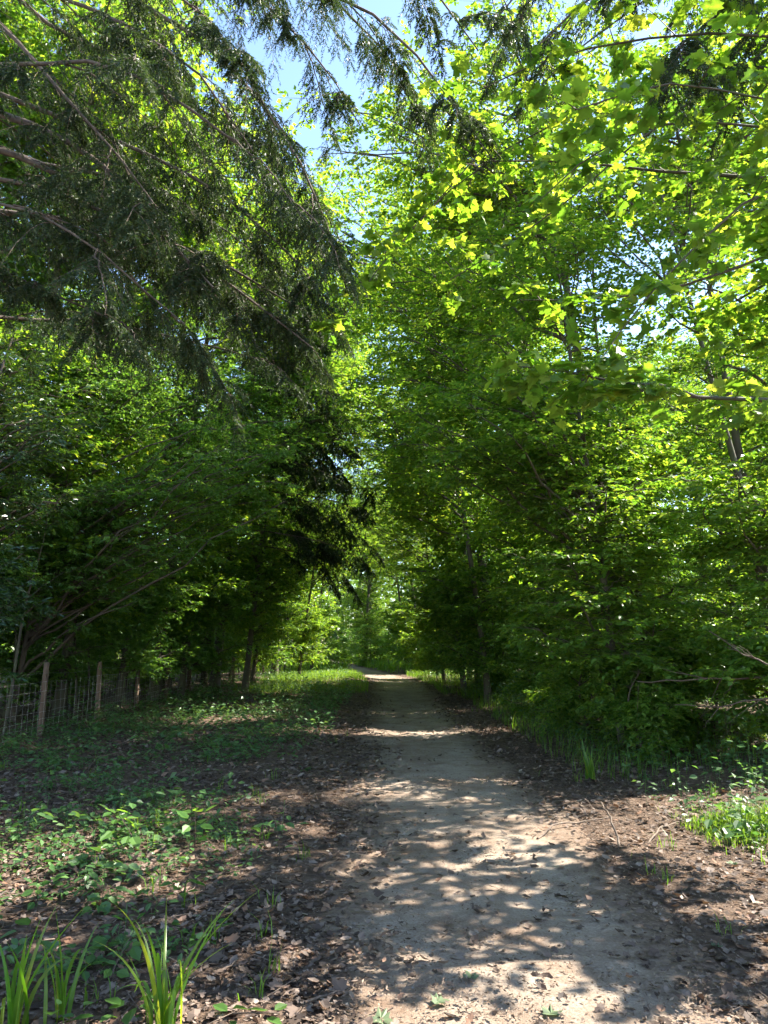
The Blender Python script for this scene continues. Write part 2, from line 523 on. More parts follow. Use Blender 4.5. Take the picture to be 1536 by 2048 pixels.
def broadleaf(seed, H, r0, lobes, lean=(0, 0), ns=10, nt=6, nleaf=7, leaf='kite', size=.07, extra=None, extra_r=None, extra_s=None,
              flat=.5, sec=.34, twig=.3, bend=.25, droop=.12, top_r=.12):
    """one tree relative to its base; lobes = [(centre, radii, limbs)] are the volumes that its limbs reach into"""
    rng = np.random.default_rng(seed)
    t = np.linspace(0, 1, 16)
    wob = rng.normal(0, 1, (2, 3))
    tx = lean[0] * t ** 1.2 + bend * (wob[0, 0] * np.sin(t * 3.1) + .4 * wob[0, 1] * (np.sin(t * 7 + 1) - np.sin(1))) * t
    ty = lean[1] * t ** 1.2 + bend * (wob[1, 0] * np.sin(t * 3.1) + .4 * wob[1, 1] * (np.sin(t * 7 + 2) - np.sin(2))) * t
    trunk = np.stack([tx, ty, H * t - .12], -1)
    tr = r0 * ((1 - t) ** .85 * (1 - top_r) + top_r)
    tr[0] *= 1.35
    LP, LR, LL, LS = [], [], [], []
    k = np.linspace(0, 1, 9)
    for C, R, nl in lobes:
        C, R = np.array(C, float), np.array(R, float)
        u = norm(rng.normal(0, 1, (nl, 3))) * (rng.random((nl, 1)) ** (1 / 2.2))
        tgt = C + u * R
        tgt[:, 2] = np.maximum(tgt[:, 2], .25)
        # leave the trunk below the target so that the limb rises towards it
        hz = np.array([np.interp(np.clip(z * .8, .1, H), trunk[:, 2], trunk[:, 0]) for z in tgt[:, 2]])
        hy = np.array([np.interp(np.clip(z * .8, .1, H), trunk[:, 2], trunk[:, 1]) for z in tgt[:, 2]])
        dist = np.hypot(tgt[:, 0] - hz, tgt[:, 1] - hy)
        zo = np.clip(tgt[:, 2] - dist * rng.uniform(.15, .75, nl), .12 * H * rng.uniform(.3, 1.2, nl), .97 * H)
        o = np.stack([np.interp(zo, trunk[:, 2], trunk[:, 0]), np.interp(zo, trunk[:, 2], trunk[:, 1]), zo], -1)
        L = np.linalg.norm(tgt - o, axis=1)
        mid = (o + tgt) / 2 + UP * (L * rng.uniform(.02, .16, nl))[:, None] + rng.normal(0, .07, (nl, 3)) * L[:, None]
        B = ((1 - k) ** 2)[None, :, None] * o[:, None] + (2 * k * (1 - k))[None, :, None] * mid[:, None] + (k ** 2)[None, :, None] * tgt[:, None]
        B = B + (rng.normal(0, .02, (nl, 9, 3)) * L[:, None, None]) * (k * (1 - k) * 4)[None, :, None]
        rr = np.minimum(np.interp(zo, trunk[:, 2], tr) * .6, .008 + .0095 * L)
        LP.append(B); LR.append(rr[:, None] * (1 - .85 * k[None]) + .0015); LL.append(L); LS.append(np.full(nl, R.mean()))
    if extra:
        EP = np.stack([resample(e, 9) for e in extra])
        EL = np.linalg.norm(np.diff(EP, axis=1), axis=-1).sum(1)
        er = np.array(extra_r)
        LP.append(EP); LR.append(er[:, None] * (1 - .8 * k[None]) + .0015); LL.append(EL); LS.append(np.clip(EL * .55, .8, 2) if extra_s is None else np.array(extra_s))
    P, R, L, LS = np.concatenate(LP), np.concatenate(LR), np.concatenate(LL), np.concatenate(LS)
    n = len(P)
    # secondary shoots, left and right in flat layers
    s0 = np.clip(1 - 1.5 * LS / np.maximum(L, .3), .12, .85)[:, None]
    s = s0 + (1 - s0) * (np.arange(ns)[None] + rng.random((n, ns))) / ns
    b, tan = at_s(P, s)
    sgn = np.where((np.arange(ns)[None] + rng.integers(0, 2, (n, 1))) % 2 == 0, 1, -1)[..., None]
    side = norm(np.cross(UP, tan) + 1e-4)
    a = np.radians(rng.uniform(25, 75, (n, ns)))[..., None]
    flt = tan * np.array([1, 1, .5])
    d = norm(flt * np.cos(a) + side * sgn * np.sin(a) + UP * rng.normal(.03, flat * .5, (n, ns, 1)))
    l2 = np.clip(sec * LS[:, None] * (1.2 - .55 * s) * rng.uniform(.6, 1.3, (n, ns)), .16, 1.6)
    k2 = np.linspace(0, 1, 3)
    P2 = b[:, :, None] + l2[..., None, None] * (k2[None, None, :, None] * d[:, :, None] - (droop * k2 ** 2)[None, None, :, None] * UP)
    P2 = P2.reshape(-1, 3, 3)
    l2 = l2.reshape(-1)
    R2 = (.0022 + .005 * np.clip(l2, 0, 1.2))[:, None] * (1 - .75 * k2[None])
    n2 = len(P2)
    # twigs
    s3 = .1 + .9 * (np.arange(nt)[None] + rng.random((n2, nt))) / nt
    b3, tan3 = at_s(P2, s3)
    sg3 = np.where(np.arange(nt) % 2 == 0, 1, -1)[None, :, None]
    side3 = norm(np.cross(UP, tan3) + 1e-4)
    a3 = np.radians(rng.uniform(20, 70, (n2, nt)))[..., None]
    d3 = norm(tan3 * np.cos(a3) + side3 * sg3 * np.sin(a3) + UP * rng.normal(-.05, flat * .6, (n2, nt, 1)))
    l3 = np.clip(twig * rng.uniform(.5, 1.25, (n2, nt)) * (.6 + .6 * l2[:, None]), .08, .6)
    P3 = np.stack([b3, b3 + l3[..., None] * (d3 - .1 * UP)], 2).reshape(-1, 2, 3)
    R3 = np.full((len(P3), 2), .0016) * np.array([1.2, .5])
    # leaves
    n3 = len(P3)
    s4 = .1 + .9 * (np.arange(nleaf)[None] + rng.uniform(.1, .9, (n3, nleaf))) / nleaf
    b4, t4 = at_s(P3, s4)
    sg4 = np.where(np.arange(nleaf) % 2 == 0, 1, -1)[None, :, None]
    side4 = norm(np.cross(UP, t4) + 1e-4)
    a4 = np.radians(rng.uniform(25, 75, (n3, nleaf)))[..., None]
    X = norm(t4 * np.cos(a4) + side4 * sg4 * np.sin(a4) + UP * rng.normal(-.15, .25, (n3, nleaf, 1)))
    N = norm(UP + rng.normal(0, flat, (n3, nleaf, 3)))
    S = size * rng.uniform(.6, 1.2, (n3, nleaf))
    lv = dict(P=b4.reshape(-1, 3), X=X.reshape(-1, 3), N=N.reshape(-1, 3), S=S.reshape(-1), kind=leaf)
    return dict(trunk=(trunk[None], tr[None]), limbs=(P, R), shoots=(P2, R2), twigs=(P3, R3), leaves=lv)


def leaf_geo(g, lv, mat, keep=None):
    k = slice(None) if keep is None else keep
    tv, tf = LEAVES[lv['kind']]
    g.add(*inst(tv, tf, lv['P'][k], lv['X'][k], lv['N'][k], lv['S'][k]), mat)


_leafmesh = {}


def leaf_mesh(kind, mat):
    if (kind, mat.name) not in _leafmesh:
        tv, tf = LEAVES[kind]
        _leafmesh[(kind, mat.name)] = Geo().add(tv, tf, 0).mesh('leaf', [mat])
    return _leafmesh[(kind, mat.name)]


def single_leaves(root, base, lv, mat, count, single_kind=None):
    """the leaves that show largest become objects of their own; returns the mask of the rest"""
    W = lv['P'] + base
    px, py, zc = project(W)
    ok = (px > -20) & (px < 1556) & (py > -20) & (py < 2068) & (zc > .5)
    size = np.where(ok, lv['S'] / zc, 0)
    idx = np.argsort(-size)[:count]
    idx = idx[size[idx] > 0]
    me = leaf_mesh(single_kind or lv['kind'], mat)
    Xs = norm(lv['X'][idx]); Ys = norm(np.cross(lv['N'][idx], Xs)); Zs = np.cross(Xs, Ys)
    for j, i in enumerate(idx):
        o = bpy.data.objects.new('leaf', me)
        COL.objects.link(o)
        o.parent = root
        s = lv['S'][i]
        m = Matrix.Identity(4)
        for r in range(3):
            m[r][0], m[r][1], m[r][2], m[r][3] = Xs[j, r] * s, Ys[j, r] * s, Zs[j, r] * s, lv['P'][i, r]
        o.matrix_local = m
    keep = np.ones(len(size), bool)
    keep[idx] = False
    return keep


def plant_tree(name, label, cat, xy, T, lmat, bark, group=None, singles=0, limb_parts=True, single_kind=None, z=None):
    base = np.array([xy[0], xy[1], float(surf(xy[0], xy[1])) if z is None else z])
    root = thing(name, label, cat, base, group)
    tg = Geo().add(*tubes(*T['trunk'], 10), 0, True)
    LP, LR = T['limbs']
    if not limb_parts:
        tg.add(*tubes(LP, LR, 5), 0, True)
    link('trunk', tg.mesh('trunk', [bark]), root)
    if limb_parts:
        for i in range(len(LP)):
            link('limb', Geo().add(*tubes(LP[i:i + 1], LR[i:i + 1], 6), 0, True).mesh('limb', [bark]), root)
    keep = None
    if singles:
        keep = single_leaves(root, base, T['leaves'], lmat, singles, single_kind)
    g = Geo()
    g.add(*tubes(*T['shoots'], 3), 0, True)
    if limb_parts:
        k = np.arange(len(T['twigs'][0])) % 2 == 0
        g.add(*tubes(T['twigs'][0][k], T['twigs'][1][k], 3), 0)
    leaf_geo(g, T['leaves'], 1, keep)
    link('crown', g.mesh('crown', [M['twig'], lmat]), root)
    return root


def copy_tree(root, label, loc, rotz, scale, group):
    r = root.copy()
    COL.objects.link(r)
    r.location = loc
    r.rotation_euler = (0, 0, rotz)
    r.scale = (scale,) * 3
    r['label'] = label
    r['group'] = group
    for ch in list(root.children):
        c = ch.copy()
        COL.objects.link(c)
        c.parent = r
    return r


def loc3(pts, base):
    return [np.asarray(p, float) - base for p in pts]


def base_of(x, y):
    return np.array([x, y, float(surf(x, y))])


# ---- conifers with drooping sprays
def conifer(seed, base, trunk_pts, r0, boughs, bough_r, ns=13, nt=11, nn=18, needle=.038, nw=.0095, sec=.5, hang=.6, twig=.19, steep=.55, forks=7, fork_len=1.15, bare=.12):
    rng = np.random.default_rng(seed)
    trunk = resample(loc3(trunk_pts, base), 16)
    t = np.linspace(0, 1, 16)
    tr = r0 * (1 - .85 * t)
    tr[0] *= 1.3
    P = []
    for b in boughs:
        b = [np.asarray(p, float) for p in b]
        if steep:
            b[0] = b[0].copy()
            b[0][2] = b[1][2] + (b[1][2] - b[2][2]) / np.hypot(*(b[2] - b[1])[:2]) * np.hypot(*(b[1] - b[0])[:2]) * steep
        q = resample(loc3(b, base), 11)
        w = np.cumsum(rng.normal(0, .022, (11, 3)), 0)
        P.append(q + w * np.linspace(0, 1, 11)[:, None])
    P = np.stack(P)
    L = np.linalg.norm(np.diff(P, axis=1), axis=-1).sum(1)
    sp = np.linspace(0, 1, 11)
    R = np.array(bough_r)[:, None] * (1 - .86 * sp[None]) + .002
    main = (P, R)
    # forks of each bough
    nb = len(P)
    sf = max(.3, bare) + (.98 - max(.3, bare)) * (np.arange(forks)[None] + rng.random((nb, forks))) / forks
    bf, tf_ = at_s(P, sf)
    sidef = norm(np.cross(UP, tf_))
    af = np.radians(rng.uniform(18, 62, (nb, forks)))[..., None] * np.where(rng.random((nb, forks, 1)) < .5, 1, -1)
    df = norm(tf_ * np.cos(af) + sidef * np.sin(af) + UP * rng.normal(.02, .22, (nb, forks, 1)))
    lf = fork_len * rng.uniform(.35, 1.25, (nb, forks)) * (1.15 - .5 * sf)
    PF = bf[:, :, None] + lf[..., None, None] * (sp[None, None, :, None] * df[:, :, None] - (.35 * sp ** 2)[None, None, :, None] * UP)
    PF = PF.reshape(-1, 11, 3)
    PF = PF + np.cumsum(rng.normal(0, .012, PF.shape), 1)
    RF = (.003 + .006 * lf.reshape(-1))[:, None] * (1 - .8 * sp[None])
    P = np.concatenate([P, PF]); L = np.concatenate([L * .8, lf.reshape(-1) * 1.6])
    n = len(P)
    lo = np.where(np.arange(n) < nb, bare, .12)[:, None]
    s = lo + (1 - lo) * (np.arange(ns)[None] + rng.random((n, ns))) / ns
    b, tan = at_s(P, s)
    sgn = np.where(np.arange(ns) % 2 == 0, 1, -1)[None, :, None]
    side = norm(np.cross(UP, tan))
    a = np.radians(rng.uniform(35, 75, (n, ns)))[..., None]
    d = norm(tan * np.cos(a) + side * sgn * np.sin(a) + UP * rng.normal(-.15, .22, (n, ns, 1)))
    l2 = sec * (1.1 - .6 * s) * np.exp(rng.normal(-.15, .45, (n, ns))) * np.clip(L[:, None] / 3, .55, 1.2)
    k2 = np.linspace(0, 1, 5)
    P2 = b[:, :, None] + l2[..., None, None] * (k2[None, None, :, None] * d[:, :, None] - (hang * k2 ** 2)[None, None, :, None] * UP)
    P2 = P2.reshape(-1, 5, 3); l2 = l2.reshape(-1)
    R2 = (.002 + .004 * l2)[:, None] * (1 - .7 * k2[None])
    n2 = len(P2)
    s3 = .08 + .92 * (np.arange(nt)[None] + rng.random((n2, nt))) / nt
    b3, t3 = at_s(P2, s3)
    sg = np.where(np.arange(nt) % 2 == 0, 1, -1)[None, :, None]
    side3 = norm(np.cross(UP, t3) + 1e-4)
    a3 = np.radians(rng.uniform(25, 60, (n2, nt)))[..., None]
    d3 = norm(t3 * np.cos(a3) + side3 * sg * np.sin(a3) - UP * rng.uniform(.15, .75, (n2, nt, 1)))
    l3 = twig * rng.uniform(.5, 1.35, (n2, nt)) * (.6 + .5 * np.clip(l2, 0, 1)[:, None])
    k3 = np.linspace(0, 1, 3)
    P3 = b3[:, :, None] + l3[..., None, None] * (k3[None, None, :, None] * d3[:, :, None] - (.3 * k3 ** 2)[None, None, :, None] * UP)
    P3 = P3.reshape(-1, 3, 3)
    R3 = np.full((len(P3), 3), .0014) * np.array([1.2, 1, .6])
    n3 = len(P3)
    s4 = (np.arange(nn)[None] + rng.random((n3, nn))) / nn
    b4, t4 = at_s(P3, s4)
    ph = rng.uniform(0, 2 * np.pi, (n3, nn, 1))
    A = norm(np.cross(t4, UP + .01)); B = np.cross(t4, A)
    X = norm(t4 * .75 + (A * np.cos(ph) + .5 * B * np.sin(ph)) * .9)
    W = norm(np.cross(X, rng.normal(0, 1, (n3, nn, 3)) + UP))
    ln = (needle * rng.uniform(.7, 1.2, (n3, nn, 1)))
    v0 = b4 + W * nw * .5; v1 = b4 - W * nw * .5; v2 = b4 + X * ln
    V = np.stack([v0, v1, v2], 2).reshape(-1, 3)
    Fc = np.arange(len(V)).reshape(-1, 3)
    return dict(trunk=(trunk[None], tr[None]), limbs=main, forks=(PF, RF), shoots=(P2, R2), twigs=(P3, R3), needles=(V, Fc))


def plant_conifer(name, label, base, T, parts=True):
    root = thing(name, label, 'tree', base)
    tg = Geo().add(*tubes(*T['trunk'], 10), 0, True)
    LP, LR = T['limbs']
    link('trunk', tg.mesh('trunk', [M['bark']]), root)
    for i in range(len(LP)):
        link('bough', Geo().add(*tubes(LP[i:i + 1], LR[i:i + 1], 6), 0, True).mesh('bough', [M['bark']]), root)
    g = Geo()
    g.add(*tubes(*T['forks'], 5), 0, True)
    g.add(*tubes(*T['shoots'], 3), 0, True)
    g.add(*T['needles'], 1)
    link('crown', g.mesh('crown', [M['twig'], M['needle']]), root)
    return root


# near conifer whose boughs hang in from the upper left
cb = base_of(-4.9, 6.3)
boughs = [
    [(-4.9, 6.3, 6.1), pix(0, 220, 5.8), pix(180, 300, 5.6), pix(330, 440, 5.3), pix(450, 560, 5.1)],
    [(-4.9, 6.3, 7.0), pix(0, 40, 5.8), pix(120, 190, 5.6), pix(260, 370, 5.4), pix(330, 470, 5.2)],
    [(-4.9, 6.3, 5.6), pix(0, 300, 6.3), pix(150, 370, 6.3), pix(300, 470, 6.2), pix(480, 640, 6.0)],
    [(-4.9, 6.3, 5.0), pix(0, 430, 6.8), pix(200, 450, 7.0), pix(400, 520, 7.0), pix(600, 640, 6.9)],
    [(-4.9, 6.3, 8.2), pix(150, -60, 6.4), pix(380, 60, 6.2), pix(520, 200, 6.0), pix(640, 420, 5.8), pix(690, 600, 5.8)],
    [(-4.9, 6.3, 8.9), pix(300, -160, 6.6), pix(560, -60, 6.4), pix(780, 40, 6.2), pix(900, 200, 6.0), pix(980, 330, 5.9)],
    [(-4.9, 6.3, 7.6), pix(60, 30, 7.4), pix(250, 130, 7.4), pix(430, 250, 7.2), pix(560, 330, 7.0)],
    [(-4.9, 6.3, 4.5), pix(0, 560, 6.2), pix(110, 600, 6.0), pix(230, 660, 5.8)],
    [(-4.9, 6.3, 9.4), pix(420, -200, 5.6), pix(640, -140, 5.4), pix(860, -60, 5.2), pix(960, 60, 5.1)],
    [(-4.9, 6.3, 5.3), pix(60, 420, 5.2), pix(200, 520, 5.0), pix(330, 640, 4.9)],
    [(-4.9, 6.3, 7.2), pix(200, 120, 5.0), pix(420, 240, 4.8), pix(580, 400, 4.7), pix(650, 520, 4.7)],
    [(-4.9, 6.3, 4.2), pix(0, 640, 7.6), pix(180, 640, 8.0), pix(360, 680, 8.2), pix(520, 730, 8.3)],
    [(-4.9, 6.3, 5.5), pix(80, 330, 7.2), pix(280, 360, 7.4), pix(460, 470, 7.4), pix(560, 560, 7.4)],
    [(-4.9, 6.3, 8.0), pix(100, -20, 5.6), pix(280, 60, 5.4), pix(420, 160, 5.2), pix(500, 300, 5.1)],
    [(-4.9, 6.3, 8.6), pix(220, -120, 5.2), pix(400, 0, 5.0), pix(520, 120, 4.9), pix(600, 260, 4.9)],
    [(-4.9, 6.3, 9.2), pix(300, -180, 6.9), pix(480, -40, 6.9), pix(620, 100, 6.8), pix(720, 260, 6.7)],
    [(-4.9, 6.3, 5.8), pix(120, 380, 5.9), pix(320, 480, 5.8), pix(480, 570, 5.7), pix(640, 700, 5.6)],
    [(-4.9, 6.3, 6.6), pix(200, 260, 6.6), pix(420, 360, 6.5), pix(580, 470, 6.4), pix(690, 600, 6.3)],
    [(-4.9, 6.3, 9.0), pix(350, -100, 7.2), pix(600, -20, 7.2), pix(760, 130, 7.0), pix(840, 290, 6.9)],
]
T = conifer(11, cb, [(-4.9, 6.3, -.1), (-4.95, 6.3, 4), (-4.85, 6.35, 9), (-4.8, 6.3, 15)], .26, boughs,
            [.045, .028, .038, .04, .03, .032, .03, .022, .028, .02, .024, .03, .03, .026, .024, .026, .028, .03, .03])
plant_conifer('conifer_tree', 'big dark conifer whose drooping boughs fill the upper left over the path', cb, T)

# conifer sprays along the top right edge
cb = base_of(6.8, 3.2)
boughs = [
    [(6.8, 3.2, 7.2), pix(1500, -200, 4.8), pix(1300, -90, 4.8), pix(1120, 20, 4.8), pix(1050, 100, 4.8)],
    [(6.8, 3.2, 6.6), pix(1560, -60, 5.2), pix(1440, 0, 5.1), pix(1320, 90, 5.0), pix(1290, 190, 5.0)],
    [(6.8, 3.2, 6.3), pix(1640, -40, 5.6), pix(1560, 20, 5.6), pix(1480, 60, 5.6), pix(1420, 130, 5.6)],
    [(6.8, 3.2, 7.8), pix(1400, -220, 5.6), pix(1200, -140, 5.8), pix(1030, -40, 5.9), pix(960, 60, 5.9)],
]
T = conifer(12, cb, [(6.8, 3.2, -.1), (6.85, 3.2, 5), (6.9, 3.1, 12)], .2, boughs, [.03, .026, .022, .03])
plant_conifer('conifer_tree', 'dark conifer whose hanging sprays fringe the top right edge of the view', cb, T)

# farther conifer reaching over the path
cb = base_of(-7.4, 24.5)
boughs = []
rng = np.random.default_rng(4)
for i in range(24):
    z0 = 4.6 + i * .34
    az = rng.uniform(-.5, .3) if i % 4 else rng.uniform(-3, 3)
    L = (8.0 - .12 * i) * rng.uniform(.75, 1.05)
    dx, dy = math.cos(az), math.sin(az)
    boughs.append([(-7.4, 24.5, z0), (-7.4 + dx * L * .4, 24.5 + dy * L * .4, z0 + .3), (-7.4 + dx * L * .75, 24.5 + dy * L * .75, z0 - .05), (-7.4 + dx * L, 24.5 + dy * L, z0 - .8)])
T = conifer(13, cb, [(-7.4, 24.5, -.1), (-7.3, 24.5, 7), (-7.4, 24.5, 14.5)], .22, boughs, [.04] * len(boughs), ns=9, nt=7, nn=13, needle=.11, nw=.032, sec=.9, hang=.6, twig=.36, steep=0, forks=4, fork_len=1.9, bare=.5)
plant_conifer('conifer_tree', 'dark conifer halfway along the fence with shaggy boughs hanging over the path', cb, T)

# ---- maple at the right whose big leaves hang near the camera
mb = base_of(4.7, 5.2)
extra = [
    [(4.6, 5.2, 3.2), pix(1600, 800, 5.2), pix(1400, 797, 5.1), pix(1290, 775, 5.0), pix(1210, 782, 5.0)],
    [pix(1400, 797, 5.1), pix(1330, 768, 5.0), pix(1250, 768, 4.9), pix(1120, 740, 4.8), pix(1010, 730, 4.8)],
    [(4.6, 5.2, 5.0), pix(1560, 357, 6.2), pix(1300, 342, 6.2), pix(1150, 322, 6.2), pix(980, 322, 6.2)],
    [(4.6, 5.2, 5.3), pix(1540, 360, 4.9), pix(1380, 500, 4.8), pix(1270, 620, 4.8), pix(1170, 765, 4.7)],
    [(4.6, 5.2, 5.8), pix(1480, 190, 4.6), pix(1360, 160, 4.4), pix(1240, 190, 4.2), pix(1150, 220, 4.1)],
    [(4.6, 5.2, 6.2), pix(1500, 60, 5.0), pix(1250, 80, 5.0), pix(1080, 120, 5.0), pix(960, 180, 5.0)],
    [(4.6, 5.2, 5.6), pix(1500, 250, 5.4), pix(1350, 240, 5.3), pix(1200, 290, 5.2), pix(1080, 400, 5.2)],
    [(4.6, 5.2, 6.6), pix(1400, -80, 6.2), pix(1120, 120, 6.4), pix(860, 420, 6.4), pix(700, 600, 6.2), pix(640, 700, 6.1)],
    [(4.6, 5.2, 6.0), pix(1440, 110, 6.0), pix(1200, 200, 6.2), pix(950, 330, 6.4), pix(800, 480, 6.6)],
    [(4.6, 5.2, 4.4), pix(1600, 480, 5.8), pix(1420, 560, 5.8), pix(1220, 600, 5.9), pix(1040, 600, 6.0)],
    [(4.6, 5.2, 6.3), pix(1500, 120, 7.0), pix(1300, 260, 7.2), pix(1080, 450, 7.4), pix(900, 560, 7.6)],
]
extra = [loc3(e, mb) for e in extra]
T = broadleaf(21, 8.5, .08, [((.8, 1.0, 3.7), (1.2, 1.7, 1.3), 7), ((-.2, .2, 7.6), (1.8, 1.6, 1.5), 8), ((-.3, 2.2, 5.4), (1.5, 2.2, 1.4), 14)], (-.3, .2), 11, 4, 5, 'maple', .105, extra=extra,  # first and last lobes added to dapple the near path; first is out of view
              extra_r=[.03, .012, .026, .014, .012, .016, .014, .012, .016, .018, .018], flat=.5, sec=.32, twig=.24)
plant_tree('maple_tree', 'maple with big lobed leaves spreading its long bare branches in from the upper right', 'tree', mb[:2], T, M['maple'], M['beech_bark'], singles=290)


def rel(lobes, x, y):
    """lobes given in world coordinates -> relative to the base"""
    return [((c[0] - x, c[1] - y, c[2]), r, n) for c, r, n in lobes]


def forest_tree(seed, label, x, y, H, r0, lobes, lean=(0, 0), mat='beech', name='beech_tree', bark='beech_bark', singles=0, cat='tree', parts=None, skind='ovate', **kw):
    T = broadleaf(seed, H, r0, rel(lobes, x, y), lean, **kw)
    return plant_tree(name, label, cat, (x, y), T, M[mat], M[bark], singles=singles, limb_parts=(y < 20) if parts is None else parts,
                      single_kind=skind)


# ---- beeches along the right of the path: low layered skirts and crowns that lean over the path
forest_tree(31, 'slender beech with a bent trunk showing bare halfway up the dark thicket', 3.75, 11.6, 9.5, .065,
            [((3.5, 11.0, 3.0), (1.8, 1.7, 2.4), 32), ((2.6, 11.2, 6.8), (2.3, 1.8, 1.9), 13), ((1.7, 10.7, 4.9), (1.8, 1.3, .9), 20)], (-.7, .2), size=.105, flat=.32, sec=.42, singles=160)
forest_tree(32, 'leaning beech with two sunlit patches on its trunk at the right edge', 6.0, 10.6, 11, .07,
            [((5.3, 9.6, 2.8), (1.6, 1.3, 2.0), 22), ((4.3, 10.4, 8.2), (2.4, 2.0, 2.0), 8)], (-1.6, .5), size=.105, flat=.32, sec=.4, singles=120)
forest_tree(33, 'thicker dark beech standing just behind the sunlit leaning one', 6.5, 11.9, 13, .10,
            [((6.6, 12.6, 4.6), (2.0, 1.6, 2.2), 12), ((5.2, 12.0, 10.5), (3.0, 2.4, 2.6), 14)], (-1.0, .4), size=.095)
forest_tree(34, 'upright dark beech trunk touching the right edge behind the maple leaves', 6.25, 9.5, 12, .085,
            [((5.0, 9.0, 5.6), (1.8, 1.5, 2.0), 15)], (.1, .2), size=.09)
forest_tree(35, 'thin wavy beech rising behind the long bare maple branch', 5.0, 13.6, 10.5, .075,
            [((4.4, 13.2, 3.6), (2.0, 1.7, 2.5), 28), ((3.2, 13.6, 8.6), (2.5, 2.0, 1.8), 10), ((1.5, 13.8, 6.1), (2.1, 1.6, 1.2), 20)], (-.6, 0), size=.11, flat=.32, sec=.42, singles=60)


def swap_leaves(root, mat):
    for c in root.children:
        if c.name.startswith('crown'):
            c.material_slots[1].link = 'OBJECT'
            c.material_slots[1].material = mat


PROTO_T = [
    broadleaf(36, 12.5, .10, [((-.5, -.2, 2.7), (1.9, 2.0, 2.2), 36), ((-2.4, 0, 8.8), (3.2, 2.6, 2.6), 40)], (-1.4, 0), size=.112),
    broadleaf(37, 15, .12, [((-.8, 0, 4.6), (2.2, 2.2, 3.0), 38), ((-2.4, 0, 11.8), (3.8, 3.2, 3.2), 46)], (-1.8, 0), size=.118),
    broadleaf(38, 15, .17, [((.3, 0, 4.0), (2.8, 2.8, 3.4), 40), ((0, .2, 11), (3.6, 3.6, 4.0), 58)], (.2, 0), size=.12, bend=.35, twig=.34),
]
PROTO = [None, None, None]


def mid_tree(pi, label, x, y, rot=0., scale=1., mat='beech', name='beech_tree', group=None, squash=1.):
    """a tree of one of the three habits; the first of each habit is built, the others are copies"""
    if PROTO[pi] is None:
        r = PROTO[pi] = plant_tree(name, label, 'tree', (x, y), PROTO_T[pi], M['beech'], M['beech_bark'], group, limb_parts=False)
        r.rotation_euler = (0, 0, rot)
        r.scale = (scale, scale, scale * squash)
        return r
    r = copy_tree(PROTO[pi], label, (x, y, float(surf(x, y))), rot, scale, group)
    r.scale = (scale, scale, scale * squash)
    r.name = name
    if mat != 'beech':
        swap_leaves(r, M[mat])
    return r


PI = math.pi
mid_tree(0, 'beech with low layered sprays hanging over the grassy verge', 4.5, 16.4, 0, .95)
mid_tree(1, 'tall beech whose upper boughs reach left across the path', 4.7, 20.5, .1, 1.05)
mid_tree(0, 'beech arching over the middle of the path in the distance', 4.2, 26, -.2, 1.1)
mid_tree(0, 'beech beside the bright grass where the path bends', 3.8, 32, .25, 1.1)
mid_tree(0, 'bright low beech just beyond the bend on the inside of the curve', 2.2, 42.5, .3, .95, 'maple')
mid_tree(0, 'pale green beech drooping over the far path from the right', 1.6, 49, -.2, 1.05, 'maple')
mid_tree(0, 'green beech hanging low over the far path from the left', -4.2, 42, PI + .2, .9, 'beech')
mid_tree(2, 'rounded beech standing at the far end where the path disappears', -1.6, 62, .2, .9, 'maple')
mid_tree(0, 'beech leaning in low above the middle of the path from the left', -5.6, 31, PI, .95, 'beech')
mid_tree(1, 'beech with a high sunlit crown above the maple branches', 4.6, 17.4, -.1, 1.0, 'maple')
mid_tree(1, 'beech bridging the gap between the lofty crown and the low boughs', 3.7, 28.5, 0, .9, 'maple')
mid_tree(1, 'beech bending over the path from behind the shaggy dark conifer', -5.0, 26.2, PI, .95, 'beech')
mid_tree(1, 'tall beech whose crown fills the view above the bent slender one', 4.5, 13.4, -.05, 1.05, 'maple')
mid_tree(1, 'tall beech filling the top right behind the hanging conifer sprays', 8.8, 13.2, .1, 1.05, 'maple')
mid_tree(0, 'small beech forming the right half of the low arch over the far path', 2.5, 30.3, .1, .74, 'maple')
mid_tree(0, 'small beech forming the left half of the low arch over the far path', -4.1, 35.0, PI - .1, .78, 'maple')
mid_tree(0, 'beech whose dense low boughs meet the hazel over the path', 2.95, 20.6, .05, .95)
mid_tree(2, 'broad beech filling the gap behind the slender bent one', 9.5, 19.5, .5, .75)
mid_tree(0, 'low-crowned beech whose branches cross the path above the dark stretch', 2.75, 25.0, .1, .95)
mid_tree(1, 'lofty beech whose sunlit crown closes over the path below the patch of sky', 3.6, 23.5, .05, 1.4, 'maple')
mid_tree(1, 'lofty beech leaning over the path from the left beyond the dark conifer', -6.4, 27.5, PI - .2, 1.45, 'beech')
mid_tree(1, 'very tall beech crowning the bend with a hazy sunlit top', 7.5, 48, .1, 1.9, 'maple')
mid_tree(1, 'very tall beech opposite the bend, its crown meeting the one across the path', -6.5, 46, PI, 1.9, 'beech')

# low bushes at the foot of the right-hand trees
def bush(seed, label, x, y, H, spread, mat='beech', size=.09, singles=0, nl=22, name='beech_bush', **kw):
    return forest_tree(seed, label, x, y, H, .03, [((x, y, H * .5), (spread, spread, H * .5), nl)], (0, 0), mat, name, 'twig', singles, 'bush', False, size=size, bend=.15, **kw)


